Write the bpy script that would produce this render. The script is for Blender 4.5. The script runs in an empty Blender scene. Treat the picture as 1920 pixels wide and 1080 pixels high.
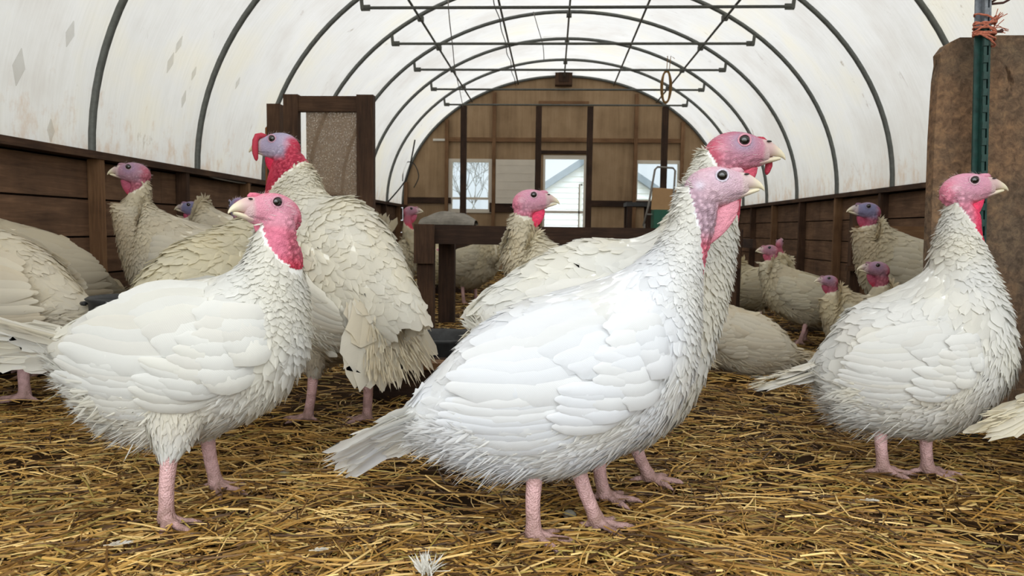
import bpy, bmesh, math, random
import numpy as np
from mathutils import Vector, Matrix, noise
from mathutils.bvhtree import BVHTree
from mathutils.kdtree import KDTree

SC = bpy.context.scene
COL = SC.collection
random.seed(7)
RNG = np.random.default_rng(7)

# ------------------------------------------------------------------ camera
F, CX, CY, CAMH = 1365.4, 960.0, 540.0, 0.7
YAW, PIT, ROLL = math.radians(3.116), math.radians(4.57), math.radians(0.77)
_fw0 = Vector((-math.sin(YAW), math.cos(YAW), 0))
_rt0 = Vector((math.cos(YAW), math.sin(YAW), 0))
_fw = _fw0 * math.cos(PIT) + Vector((0, 0, -math.sin(PIT)))
_up0 = _rt0.cross(_fw)
_rt = _rt0 * math.cos(ROLL) + _up0 * math.sin(ROLL)
_up = _up0 * math.cos(ROLL) - _rt0 * math.sin(ROLL)
cd = bpy.data.cameras.new('camera')
cd.sensor_width = 36.0
cd.lens = 36.0 * F / 1920.0
cd.clip_start, cd.clip_end = 0.05, 300
cd.dof.use_dof = True
cd.dof.focus_distance = 1.75
cd.dof.aperture_fstop = 9.0
cam = bpy.data.objects.new('camera', cd)
COL.objects.link(cam)
m = Matrix((_rt, _up, -_fw)).transposed().to_4x4()
m.translation = Vector((0, 0, CAMH))
cam.matrix_world = m
SC.camera = cam

def ray(px, py):
    return (_fw * F + _rt * (px - CX) - _up * (py - CY)).normalized()

def ground(px, py, z=0.0):
    d = ray(px, py)
    return Vector((0, 0, CAMH)) + d * ((z - CAMH) / d.z)

def at_y(px, py, Y):
    d = ray(px, py)
    return Vector((0, 0, CAMH)) + d * (Y / d.y)

def at_x(px, py, X):
    d = ray(px, py)
    return Vector((0, 0, CAMH)) + d * (X / d.x)

# ------------------------------------------------------------------ world, light, exposure
SC.view_settings.view_transform = 'Standard'
SC.view_settings.look = 'None'
SC.view_settings.gamma = 1.0
SC.view_settings.use_curve_mapping = False
SC.view_settings.exposure = 0.16
SKY_HORIZON, SKY_ZENITH = 1.0, 2.75
w = bpy.data.worlds.new('overcast_sky')
SC.world = w
w.use_nodes = True
nt = w.node_tree
nt.nodes.clear()
tc = nt.nodes.new('ShaderNodeTexCoord')
sep = nt.nodes.new('ShaderNodeSeparateXYZ')
mr = nt.nodes.new('ShaderNodeMapRange')
mr.inputs['From Min'].default_value = 0.0
mr.inputs['From Max'].default_value = 0.75
mr.inputs['To Min'].default_value = SKY_HORIZON
mr.inputs['To Max'].default_value = SKY_ZENITH
# the brighter side of the cloud cover, high behind the viewer
mr2 = nt.nodes.new('ShaderNodeMapRange')
mr2.inputs['From Min'].default_value = 0.25
mr2.inputs['From Max'].default_value = -1.0
mr2.inputs['To Min'].default_value = 1.0
mr2.inputs['To Max'].default_value = 2.3
mul = nt.nodes.new('ShaderNodeMath')
mul.operation = 'MULTIPLY'
bg = nt.nodes.new('ShaderNodeBackground')
bg.inputs['Color'].default_value = (0.93, 0.975, 1.0, 1)
wo = nt.nodes.new('ShaderNodeOutputWorld')
nt.links.new(tc.outputs['Generated'], sep.inputs[0])
nt.links.new(sep.outputs['Z'], mr.inputs['Value'])
nt.links.new(sep.outputs['Y'], mr2.inputs['Value'])
nt.links.new(mr.outputs[0], mul.inputs[0])
nt.links.new(mr2.outputs[0], mul.inputs[1])
nt.links.new(mul.outputs[0], bg.inputs['Strength'])
nt.links.new(bg.outputs[0], wo.inputs['Surface'])

# ------------------------------------------------------------------ helpers
def lin(r, g, b):
    f = lambda c: (c / 255 / 12.92) if c / 255 <= 0.04045 else ((c / 255 + 0.055) / 1.055) ** 2.4
    return np.array([f(r), f(g), f(b)])

def rgba(c):
    return (float(c[0]), float(c[1]), float(c[2]), 1.0)

class NT:
    """small wrapper for building node materials"""
    def __init__(s, name):
        s.m = bpy.data.materials.new(name)
        s.m.use_nodes = True
        s.t = s.m.node_tree
        s.t.nodes.clear()
        s.out = s.t.nodes.new('ShaderNodeOutputMaterial')
    def n(s, typ, **kw):
        nd = s.t.nodes.new(typ)
        for k, v in kw.items():
            if k in nd.inputs:
                nd.inputs[k].default_value = v
            else:
                setattr(nd, k, v)
        return nd
    def l(s, a, b):
        s.t.links.new(a, b)
    def ramp(s, fac, stops):
        r = s.n('ShaderNodeValToRGB')
        e = r.color_ramp.elements
        while len(e) < len(stops):
            e.new(0.5)
        for el, (p, c) in zip(e, stops):
            el.position = p
            el.color = rgba(c)
        s.l(fac, r.inputs['Fac'])
        return r
    def mapped(s, scale, kind='Object'):
        t = s.n('ShaderNodeTexCoord')
        mp = s.n('ShaderNodeMapping')
        mp.inputs['Scale'].default_value = scale
        s.l(t.outputs[kind], mp.inputs['Vector'])
        return mp.outputs[0]
    def bump(s, h, strength, dist=0.01):
        b = s.n('ShaderNodeBump', Strength=strength, Distance=dist)
        s.l(h, b.inputs['Height'])
        return b.outputs[0]

def wood_mat(name, dark, mid, light, axis, rough=0.8, fine=60):
    N = NT(name)
    sc = [fine, fine, fine]
    sc[axis] = fine / 14
    v = N.mapped(sc)
    n1 = N.n('ShaderNodeTexNoise', Scale=1.0, Detail=5, Roughness=0.65, Distortion=0.6)
    N.l(v, n1.inputs['Vector'])
    v2 = N.mapped((3, 3, 3))
    n2 = N.n('ShaderNodeTexNoise', Scale=1.0, Detail=4, Roughness=0.6)
    N.l(v2, n2.inputs['Vector'])
    ma = N.n('ShaderNodeMath', operation='MULTIPLY_ADD')
    N.l(n1.outputs[0], ma.inputs[0])
    ma.inputs[1].default_value = 0.6
    m2 = N.n('ShaderNodeMath', operation='MULTIPLY_ADD')
    N.l(n2.outputs[0], m2.inputs[0])
    m2.inputs[1].default_value = 0.6
    N.l(ma.outputs[0], m2.inputs[2])
    ma.inputs[2].default_value = -0.1
    r = N.ramp(m2.outputs[0], [(0.25, dark), (0.5, mid), (0.78, light)])
    p = N.n('ShaderNodeBsdfPrincipled', Roughness=rough)
    p.inputs['Specular IOR Level'].default_value = 0.25
    N.l(r.outputs[0], p.inputs['Base Color'])
    N.l(N.bump(n1.outputs[0], 0.35, 0.004), p.inputs['Normal'])
    N.l(p.outputs[0], N.out.inputs[0])
    return N.m

def plain_mat(name, c, rough=0.6, metal=0.0, noise_amt=0.25, scale=40, bump=0.15, spec=0.4):
    N = NT(name)
    v = N.mapped((scale,) * 3)
    n1 = N.n('ShaderNodeTexNoise', Scale=1.0, Detail=4, Roughness=0.6)
    N.l(v, n1.inputs['Vector'])
    c = np.array(c)
    r = N.ramp(n1.outputs[0], [(0.3, c * (1 - noise_amt)), (0.7, np.minimum(c * (1 + noise_amt), 1))])
    p = N.n('ShaderNodeBsdfPrincipled', Roughness=rough, Metallic=metal)
    p.inputs['Specular IOR Level'].default_value = spec
    N.l(r.outputs[0], p.inputs['Base Color'])
    if bump:
        N.l(N.bump(n1.outputs[0], bump, 0.003), p.inputs['Normal'])
    N.l(p.outputs[0], N.out.inputs[0])
    return N.m

class Acc:
    """collects vertices, faces, uvs and colours; build() links them as ONE mesh object"""
    def __init__(s):
        s.V, s.Fq, s.C, s.UV, s.n = [], [], [], [], 0
        s.NR = []
        s.MI = []
    def add(s, V, faces, col=None, uv=None, mi=0, nr=None):
        V = np.asarray(V, float).reshape(-1, 3)
        s.V.append(V)
        off = s.n
        for f in faces:
            s.Fq.append(tuple(int(i) + off for i in f))
        s.MI += [mi] * len(faces)
        if col is None:
            col = np.ones((len(V), 3))
        col = np.broadcast_to(np.asarray(col, float), (len(V), 3))
        s.C.append(col)
        s.UV.append(np.zeros((len(V), 2)) if uv is None else uv)
        if nr is not None: s.NR.append(nr)
        s.n += len(V)
    def box(s, lo, hi, mi=0, col=None):
        x0, y0, z0 = lo
        x1, y1, z1 = hi
        V = [(x0, y0, z0), (x1, y0, z0), (x1, y1, z0), (x0, y1, z0), (x0, y0, z1), (x1, y0, z1), (x1, y1, z1), (x0, y1, z1)]
        s.add(V, [(3, 2, 1, 0), (4, 5, 6, 7), (0, 1, 5, 4), (1, 2, 6, 5), (2, 3, 7, 6), (3, 0, 4, 7)], col, mi=mi)
    def bar(s, a, b, wx, wy, mi=0, side=None):
        """rectangular bar from a to b; wx along side, wy along the third axis"""
        a, b = Vector(a), Vector(b)
        t = (b - a).normalized()
        sd = Vector(side) if side else (Vector((1, 0, 0)) if abs(t.x) < 0.9 else Vector((0, 1, 0)))
        sd = (sd - t * sd.dot(t)).normalized()
        o = t.cross(sd)
        V = []
        for p in (a, b):
            for q, r in ((-1, -1), (1, -1), (1, 1), (-1, 1)):
                V.append(p + sd * (q * wx / 2) + o * (r * wy / 2))
        s.add([tuple(v) for v in V], [(3, 2, 1, 0), (4, 5, 6, 7), (0, 1, 5, 4), (1, 2, 6, 5), (2, 3, 7, 6), (3, 0, 4, 7)], mi=mi)
    def tube(s, pts, r, k=8, mi=0, col=None, caps=True):
        pts = [Vector(p) for p in pts]
        n = len(pts)
        rr = r if hasattr(r, '__len__') else [r] * n
        V, Fc = [], []
        prev = None
        for i, p in enumerate(pts):
            t = (pts[min(i + 1, n - 1)] - pts[max(i - 1, 0)]).normalized()
            if prev is None:
                a = Vector((0, 0, 1)) if abs(t.z) < 0.9 else Vector((1, 0, 0))
                sd = t.cross(a).normalized()
            else:
                sd = (prev - t * prev.dot(t)).normalized()
            prev = sd
            o = t.cross(sd)
            for j in range(k):
                an = 2 * math.pi * j / k
                V.append(tuple(p + (sd * math.cos(an) + o * math.sin(an)) * rr[i]))
        for i in range(n - 1):
            for j in range(k):
                j2 = (j + 1) % k
                Fc.append((i * k + j, i * k + j2, (i + 1) * k + j2, (i + 1) * k + j))
        if caps:
            Fc.append(tuple(range(k))[::-1])
            Fc.append(tuple((n - 1) * k + j for j in range(k)))
        s.add(V, Fc, col, mi=mi)
    def ball(s, c, r, k=10, mi=0, col=None, M=None):
        r = np.broadcast_to(np.asarray(r, float), (3,))
        V, Fc = [(0, 0, 1)], []
        for i in range(1, k):
            ph = math.pi * i / k
            for j in range(2 * k):
                th = math.pi * j / k
                V.append((math.sin(ph) * math.cos(th), math.sin(ph) * math.sin(th), math.cos(ph)))
        V.append((0, 0, -1))
        q = 2 * k
        for j in range(q):
            Fc.append((0, 1 + j, 1 + (j + 1) % q))
            Fc.append((len(V) - 1, 1 + (k - 2) * q + (j + 1) % q, 1 + (k - 2) * q + j))
        for i in range(k - 2):
            for j in range(q):
                Fc.append((1 + i * q + j, 1 + (i + 1) * q + j, 1 + (i + 1) * q + (j + 1) % q, 1 + i * q + (j + 1) % q))
        V = np.array(V) * r
        if M is not None:
            V = V @ np.array(M.to_3x3()).T
        s.add(V + np.array(c), Fc, col, mi=mi)
    def build(s, name, mats, parent=None, smooth=False):
        me = bpy.data.meshes.new(name)
        V = np.concatenate(s.V)
        me.from_pydata(V.tolist(), [], s.Fq)
        mats = mats if isinstance(mats, (list, tuple)) else [mats]
        for mt in mats:
            me.materials.append(mt)
        if len(mats) > 1:
            me.polygons.foreach_set('material_index', s.MI)
        C = np.concatenate(s.C)
        a = me.color_attributes.new('tint', 'FLOAT_COLOR', 'POINT')
        a.data.foreach_set('color', np.concatenate([C, np.ones((len(C), 1))], 1).ravel())
        UV = np.concatenate(s.UV)
        if UV.any():
            li = np.empty(len(me.loops), int)
            me.loops.foreach_get('vertex_index', li)
            u = me.uv_layers.new(name='uv')
            u.data.foreach_set('uv', UV[li].ravel())
        if smooth:
            me.polygons.foreach_set('use_smooth', [True] * len(me.polygons))
        me.update()
        if s.NR and sum(len(q) for q in s.NR) == len(V):
            me.normals_split_custom_set_from_vertices(np.concatenate(s.NR).tolist())
        o = bpy.data.objects.new(name, me)
        COL.objects.link(o)
        if parent is not None:
            o.parent = parent
        return o

def tag(o, label=None, cat=None, group=None, kind=None):
    if label: o['label'] = label
    if cat: o['category'] = cat
    if group: o['group'] = group
    if kind: o['kind'] = kind
    return o

def empty(name, loc=(0, 0, 0), rz=0.0):
    o = bpy.data.objects.new(name, None)
    COL.objects.link(o)
    o.location = loc
    o.rotation_euler = (0, 0, rz)
    o.empty_display_size = 0.1
    return o

# ------------------------------------------------------------------ materials
M = {}
for ax, nm in enumerate('xyz'):
    M['wood_' + nm] = wood_mat('weathered_brown_wood_' + nm, lin(30, 20, 14), lin(66, 46, 32), lin(98, 72, 52), ax)
    M['dark_' + nm] = wood_mat('dark_damp_wood_' + nm, lin(26, 18, 13), lin(52, 36, 26), lin(82, 58, 42), ax)
    M['light_' + nm] = wood_mat('bare_brown_lumber_' + nm, lin(72, 50, 32), lin(112, 82, 56), lin(140, 108, 78), ax)
M['plank_wall'] = wood_mat('stained_wall_planks', lin(58, 42, 31), lin(98, 73, 54), lin(136, 104, 78), 1, fine=40)
M['plywood'] = wood_mat('old_plywood_sheet', lin(124, 100, 74), lin(148, 122, 92), lin(168, 142, 112), 2, fine=14)
M['orange_ply'] = wood_mat('orange_plywood', lin(110, 70, 36), lin(140, 92, 52), lin(160, 110, 68), 2, fine=20)
M['steel'] = plain_mat('dull_galvanised_pipe', lin(98, 100, 96), 0.55, 0.35, 0.2, 30, 0.1)
M['thin_steel'] = plain_mat('dark_galvanised_tube', lin(82, 82, 76), 0.6, 0.3, 0.2, 30, 0.1)
M['wire'] = plain_mat('grey_cable', lin(120, 115, 108), 0.6, 0, 0.1, 30, 0)
M['black_cable'] = plain_mat('black_cable', lin(40, 38, 35), 0.6, 0, 0.1, 30, 0)
M['white_paint'] = plain_mat('white_paint', lin(205, 200, 190), 0.6, 0, 0.06, 10, 0)
M['panel_white'] = plain_mat('off_white_panel', lin(206, 196, 180), 0.7, 0, 0.06, 4, 0)
M['siding'] = plain_mat('white_siding', lin(238, 238, 236), 0.6, 0, 0.03, 3, 0)
M['shingle'] = plain_mat('grey_roof', lin(120, 128, 134), 0.8, 0, 0.1, 8, 0)
M['rubber'] = plain_mat('black_rubber', lin(48, 48, 48), 0.6, 0, 0.4, 25, 0.2)
M['green_plastic'] = plain_mat('green_plastic', lin(16, 84, 62), 0.45, 0, 0.15, 10, 0)
M['post_green'] = plain_mat('green_painted_steel', lin(22, 58, 52), 0.42, 0.1, 0.35, 60, 0.1, 0.5)
M['post_grey'] = plain_mat('bare_grey_steel', lin(120, 124, 130), 0.45, 0.5, 0.3, 60, 0.1)
M['twine'] = plain_mat('faded_orange_twine', lin(176, 104, 82), 0.9, 0, 0.35, 120, 0.3)
M['twine_tan'] = plain_mat('tan_twine', lin(132, 100, 60), 0.9, 0, 0.4, 120, 0.3)
M['brown_cord'] = plain_mat('brown_cord', lin(70, 42, 36), 0.8, 0, 0.3, 120, 0.2)
M['bark'] = plain_mat('pale_bark', lin(120, 118, 112), 0.9, 0, 0.2, 8, 0)
M['outside_ground'] = plain_mat('pale_winter_grass', lin(140, 136, 112), 0.95, 0, 0.25, 0.8, 0)
M['card'] = plain_mat('tan_board', lin(158, 124, 86), 0.8, 0, 0.1, 6, 0)
M['stone'] = plain_mat('grey_pebble', lin(120, 116, 104), 0.6, 0, 0.35, 90, 0.3)
M['dirty_sheet'] = plain_mat('grey_canvas', lin(128, 122, 112), 0.9, 0, 0.25, 12, 0.1)
M['claw_dark'] = plain_mat('nostril_dark', lin(45, 34, 30), 0.7, 0, 0.1, 50, 0)

def tarp_mat():
    N = NT('milky_greenhouse_film')
    v = N.mapped((1.3, 1.3, 1.3))
    n1 = N.n('ShaderNodeTexNoise', Scale=1.0, Detail=5, Roughness=0.6)
    N.l(v, n1.inputs['Vector'])
    # fine dust streaks running round the arch
    v2 = N.mapped((3.0, 60.0, 3.0))
    n2 = N.n('ShaderNodeTexNoise', Scale=1.0, Detail=3, Roughness=0.7, Distortion=0.3)
    N.l(v2, n2.inputs['Vector'])
    # scattered dark specks and smears
    v3 = N.mapped((4.0, 5.0, 2.6))
    n3 = N.n('ShaderNodeTexNoise', Scale=1.0, Detail=6, Roughness=0.72, Distortion=0.8)
    N.l(v3, n3.inputs['Vector'])
    r1 = N.ramp(n1.outputs[0], [(0.32, lin(169, 164, 159)), (0.5, lin(177, 174, 171)), (0.7, lin(181, 175, 163))])
    r2 = N.ramp(n2.outputs[0], [(0.3, (0.91, 0.90, 0.885)), (0.62, (1, 1, 1))])
    r3 = N.ramp(n3.outputs[0], [(0.27, (0.55, 0.50, 0.43)), (0.36, (1, 1, 1))])
    # mud splash low on the film
    tc = N.n('ShaderNodeTexCoord')
    sp = N.n('ShaderNodeSeparateXYZ')
    N.l(tc.outputs['Object'], sp.inputs[0])
    mz = N.n('ShaderNodeMapRange')
    mz.inputs['From Min'].default_value = 1.05
    mz.inputs['From Max'].default_value = 1.75
    mz.inputs['To Min'].default_value = 0.62
    mz.inputs['To Max'].default_value = 0.27
    N.l(sp.outputs['Z'], mz.inputs['Value'])
    v4 = N.mapped((9.0, 11.0, 6.0))
    n4 = N.n('ShaderNodeTexNoise', Scale=1.0, Detail=6, Roughness=0.7)
    N.l(v4, n4.inputs['Vector'])
    ds = N.n('ShaderNodeMath', operation='SUBTRACT')
    N.l(mz.outputs[0], ds.inputs[0])
    N.l(n4.outputs[0], ds.inputs[1])
    dm = N.n('ShaderNodeMapRange')
    dm.inputs['From Max'].default_value = 0.22
    dm.inputs['To Max'].default_value = 0.6
    N.l(ds.outputs[0], dm.inputs['Value'])
    def mx(a, b, typ='MULTIPLY', fac=1.0):
        k = N.n('ShaderNodeMix', data_type='RGBA', blend_type=typ)
        k.inputs['Factor'].default_value = fac
        N.l(a, k.inputs[6])
        N.l(b, k.inputs[7])
        return k
    k1 = mx(r1.outputs[0], r2.outputs[0], fac=0.8)
    k2 = mx(k1.outputs[2], r3.outputs[0])
    mud = N.n('ShaderNodeRGB')
    mud.outputs[0].default_value = rgba(lin(156, 132, 108))
    k3 = mx(k2.outputs[2], mud.outputs[0], 'MIX')
    N.l(dm.outputs[0], k3.inputs['Factor'])
    tr = N.n('ShaderNodeBsdfTranslucent')
    df = N.n('ShaderNodeBsdfDiffuse')
    N.l(k3.outputs[2], tr.inputs['Color'])
    N.l(k3.outputs[2], df.inputs['Color'])
    mix = N.n('ShaderNodeMixShader')
    mix.inputs[0].default_value = 0.34
    N.l(tr.outputs[0], mix.inputs[1])
    N.l(df.outputs[0], mix.inputs[2])
    N.l(mix.outputs[0], N.out.inputs[0])
    return N.m
M['tarp'] = tarp_mat()
def patch_mat():
    N = NT('clear_repair_tape')
    t = N.n('ShaderNodeBsdfTransparent', Color=(0.93, 0.925, 0.91, 1))
    d = N.n('ShaderNodeBsdfTranslucent', Color=(0.5, 0.49, 0.47, 1))
    x = N.n('ShaderNodeMixShader')
    x.inputs[0].default_value = 0.12
    N.l(t.outputs[0], x.inputs[1]); N.l(d.outputs[0], x.inputs[2])
    N.l(x.outputs[0], N.out.inputs[0])
    return N.m
M['patch'] = patch_mat()

def glass_mat():
    N = NT('dusty_window_glass')
    t = N.n('ShaderNodeBsdfTransparent', Color=(0.86, 0.90, 0.92, 1))
    g = N.n('ShaderNodeBsdfGlossy', Roughness=0.1)
    d = N.n('ShaderNodeBsdfDiffuse', Color=(0.6, 0.6, 0.58, 1))
    m1 = N.n('ShaderNodeMixShader')
    m1.inputs[0].default_value = 0.05
    m2 = N.n('ShaderNodeMixShader')
    m2.inputs[0].default_value = 0.06
    N.l(t.outputs[0], m1.inputs[1]); N.l(g.outputs[0], m1.inputs[2])
    N.l(m1.outputs[0], m2.inputs[1]); N.l(d.outputs[0], m2.inputs[2])
    N.l(m2.outputs[0], N.out.inputs[0])
    return N.m
M['glass'] = glass_mat()

def mesh_screen_mat():
    N = NT('dust_clogged_wire_screen')
    v = N.mapped((120, 120, 120))
    vo = N.n('ShaderNodeTexNoise', Scale=1.0, Detail=3, Roughness=0.6)
    N.l(v, vo.inputs['Vector'])
    r = N.ramp(vo.outputs[0], [(0.36, (0.25, 0.25, 0.25)), (0.62, (1, 1, 1))])
    t = N.n('ShaderNodeBsdfTransparent', Color=(0.85, 0.82, 0.78, 1))
    d = N.n('ShaderNodeBsdfDiffuse', Color=rgba(lin(150, 128, 108)))
    tl = N.n('ShaderNodeBsdfTranslucent', Color=rgba(lin(190, 172, 152)))
    a = N.n('ShaderNodeMixShader')
    a.inputs[0].default_value = 0.5
    N.l(d.outputs[0], a.inputs[1]); N.l(tl.outputs[0], a.inputs[2])
    mm = N.n('ShaderNodeMixShader')
    N.l(r.outputs[0], mm.inputs[0])
    N.l(t.outputs[0], mm.inputs[1]); N.l(a.outputs[0], mm.inputs[2])
    N.l(mm.outputs[0], N.out.inputs[0])
    return N.m
M['screen'] = mesh_screen_mat()

def osb_mat():
    N = NT('mud_caked_chipboard')
    v = N.mapped((38, 38, 38))
    n1 = N.n('ShaderNodeTexNoise', Scale=1.0, Detail=8, Roughness=0.75, Distortion=0.5)
    N.l(v, n1.inputs['Vector'])
    v2 = N.mapped((5, 5, 5))
    n2 = N.n('ShaderNodeTexNoise', Scale=1.0, Detail=5, Roughness=0.65)
    N.l(v2, n2.inputs['Vector'])
    v3 = N.mapped((9, 9, 5))
    n3 = N.n('ShaderNodeTexNoise', Scale=1.0, Detail=4, Roughness=0.6, Distortion=0.5)
    N.l(v3, n3.inputs['Vector'])
    r1 = N.ramp(n1.outputs[0], [(0.28, lin(66, 53, 42)), (0.5, lin(118, 98, 80)), (0.72, lin(158, 130, 100))])
    r2 = N.ramp(n2.outputs[0], [(0.35, (0.75, 0.78, 0.8)), (0.65, (1.15, 1.0, 0.88))])
    r3 = N.ramp(n3.outputs[0], [(0.33, (0.3, 0.25, 0.2)), (0.37, (1, 1, 1))])
    k = N.n('ShaderNodeMix', data_type='RGBA', blend_type='MULTIPLY')
    k.inputs['Factor'].default_value = 1
    N.l(r1.outputs[0], k.inputs[6]); N.l(r2.outputs[0], k.inputs[7])
    k2 = N.n('ShaderNodeMix', data_type='RGBA', blend_type='MULTIPLY')
    k2.inputs['Factor'].default_value = 1
    N.l(k.outputs[2], k2.inputs[6]); N.l(r3.outputs[0], k2.inputs[7])
    p = N.n('ShaderNodeBsdfPrincipled', Roughness=0.85)
    p.inputs['Specular IOR Level'].default_value = 0.2
    N.l(k2.outputs[2], p.inputs['Base Color'])
    N.l(N.bump(n1.outputs[0], 0.7, 0.01), p.inputs['Normal'])
    N.l(p.outputs[0], N.out.inputs[0])
    return N.m
M['osb'] = osb_mat()

def vcol_mat(name, rough, spec=0.3, bump_scale=None, bump_strength=0.3, voronoi=True, sss=0.0, translucent=0.0, barbs=False, coat=0.0):
    N = NT(name)
    at = N.n('ShaderNodeVertexColor', layer_name='tint')
    p = N.n('ShaderNodeBsdfPrincipled', Roughness=rough)
    p.inputs['Specular IOR Level'].default_value = spec
    p.inputs['Coat Weight'].default_value = coat
    N.l(at.outputs[0], p.inputs['Base Color'])
    if sss:
        p.inputs['Subsurface Weight'].default_value = sss
        p.inputs['Subsurface Radius'].default_value = (0.008, 0.003, 0.002)
        p.inputs['Subsurface Scale'].default_value = 1.0
    if bump_scale:
        v = N.mapped((bump_scale,) * 3)
        if voronoi:
            t = N.n('ShaderNodeTexVoronoi', Scale=1.0)
            N.l(v, t.inputs['Vector'])
            h = t.outputs['Distance']
            iv = N.n('ShaderNodeMath', operation='SUBTRACT')
            iv.inputs[0].default_value = 1.0
            N.l(h, iv.inputs[1])
            h = iv.outputs[0]
        else:
            t = N.n('ShaderNodeTexNoise', Scale=1.0, Detail=4)
            N.l(v, t.inputs['Vector'])
            h = t.outputs[0]
        N.l(N.bump(h, bump_strength, 0.003), p.inputs['Normal'])
    if barbs:
        uv = N.n('ShaderNodeUVMap')
        sp = N.n('ShaderNodeSeparateXYZ')
        N.l(uv.outputs[0], sp.inputs[0])
        a = N.n('ShaderNodeMath', operation='SUBTRACT')
        N.l(sp.outputs['X'], a.inputs[0]); a.inputs[1].default_value = 0.5
        b = N.n('ShaderNodeMath', operation='ABSOLUTE')
        N.l(a.outputs[0], b.inputs[0])
        c = N.n('ShaderNodeMath', operation='MULTIPLY_ADD')
        N.l(b.outputs[0], c.inputs[0]); c.inputs[1].default_value = -0.5
        N.l(sp.outputs['Y'], c.inputs[2])
        d = N.n('ShaderNodeMath', operation='MULTIPLY')
        N.l(c.outputs[0], d.inputs[0]); d.inputs[1].default_value = 150.0
        e = N.n('ShaderNodeMath', operation='SINE')
        N.l(d.outputs[0], e.inputs[0])
        N.l(N.bump(e.outputs[0], 0.07, 0.002), p.inputs['Normal'])
    if translucent:
        tr = N.n('ShaderNodeBsdfTranslucent')
        N.l(at.outputs[0], tr.inputs['Color'])
        mx = N.n('ShaderNodeMixShader')
        mx.inputs[0].default_value = translucent
        N.l(p.outputs[0], mx.inputs[1]); N.l(tr.outputs[0], mx.inputs[2])
        N.l(mx.outputs[0], N.out.inputs[0])
    else:
        N.l(p.outputs[0], N.out.inputs[0])
    return N.m
M['feather'] = vcol_mat('white_feather', 0.75, 0.12, translucent=0.40, barbs=True)
M['down'] = vcol_mat('white_down', 0.9, 0.05, 180, 0.25, voronoi=False)
M['skin'] = vcol_mat('bare_head_skin', 0.6, 0.3, 300, 0.5)
M['legskin'] = vcol_mat('scaly_leg_skin', 0.55, 0.35, 210, 0.8)
M['beak'] = vcol_mat('horn_beak', 0.42, 0.45, 120, 0.1, voronoi=False)
M['eye'] = plain_mat('black_eye', (0.008, 0.006, 0.005), 0.06, 0, 0, 10, 0, 0.8)
M['straw'] = vcol_mat('straw', 0.55, 0.35)

# ------------------------------------------------------------------ setting: hoop house shell
HOOPS = [4.0 + 1.22 * i for i in range(7)]
YB = 12.54            # end wall
XC, RX, ZB, ZA = 0.15, 2.74, 1.10, 3.284
XL, XR = XC - RX, XC + RX
FRONT = -0.9

def arch(a, grow=0.0):
    """a in [0, pi]: left base to right base"""
    return (XC - (RX + grow) * math.cos(a), ZB + (ZA - ZB + grow) * math.sin(a))

def arch_z(x, grow=0.0):
    q = 1 - ((x - XC) / (RX + grow)) ** 2
    return ZB + (ZA - ZB + grow) * math.sqrt(max(q, 0))

a = Acc()
na, ny = 96, 180
V, Fc = [], []
for j in range(ny + 1):
    y = FRONT + (YB + 0.05 - FRONT) * j / ny
    ph = ((y - 4.0) / 1.22) % 1.0
    sag = 0.028 * math.sin(math.pi * ph) ** 2
    for i in range(na + 1 + 6):
        if i < 3:
            x, z = XL - 0.035, 0.95 + (ZB - 0.95) * i / 3
        elif i > na + 3:
            x, z = XR + 0.035, ZB - (ZB - 0.95) * (i - na - 3) / 3
        else:
            an = math.pi * (i - 3) / na
            sg = sag * min(1, math.sin(an) * 2.5)
            wr = 0.006 * noise.noise((an * 2.0, y * 3.0, 0)) * min(1, math.sin(an) * 3)
            x, z = arch(an, 0.035 - sg + wr)
        V.append((x, y, z))
W = na + 7
for j in range(ny):
    for i in range(W - 1):
        Fc.append((j * W + i, j * W + i + 1, (j + 1) * W + i + 1, (j + 1) * W + i))
a.add(V, Fc)
ceil_ob = tag(a.build('ceiling', M['tarp'], smooth=True), kind='structure')
# small diamond repair patches stuck on the inside of the film
def on_film(px, py):
    d = ray(px, py)
    k = 0.5
    while k < 30:
        p = Vector((0, 0, CAMH)) + d * k
        q = ((p.x - XC) / (RX + .02)) ** 2 + (max(p.z - ZB, 0) / (ZA - ZB + .02)) ** 2
        if q >= .985: break
        k += .01
    n = Vector(((p.x - XC) / RX ** 2, 0, max(p.z - ZB, 0) / (ZA - ZB) ** 2)).normalized()
    return p, n
for px, py, sz in ((132, 64, .07), (36, 126, .09), (320, 118, .07), (364, 138, .05), (345, 186, .06), (446, 156, .05), (336, 84, .06), (96, 245, .06)):
    p, n = on_film(px, py)
    u_ = Vector((0, 1, 0)); v_ = n.cross(u_)
    b_ = Acc()
    b_.add([tuple(p + c) for c in (v_ * sz, u_ * sz * .45, -v_ * sz, -u_ * sz * .45)] + [tuple(p + n * .004 + c) for c in (v_ * sz, u_ * sz * .45, -v_ * sz, -u_ * sz * .45)],
           [(0, 1, 2, 3), (7, 6, 5, 4), (0, 4, 5, 1), (1, 5, 6, 2), (2, 6, 7, 3), (3, 7, 4, 0)])
    b_.build('repair_patch', M['patch'], ceil_ob)

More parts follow.
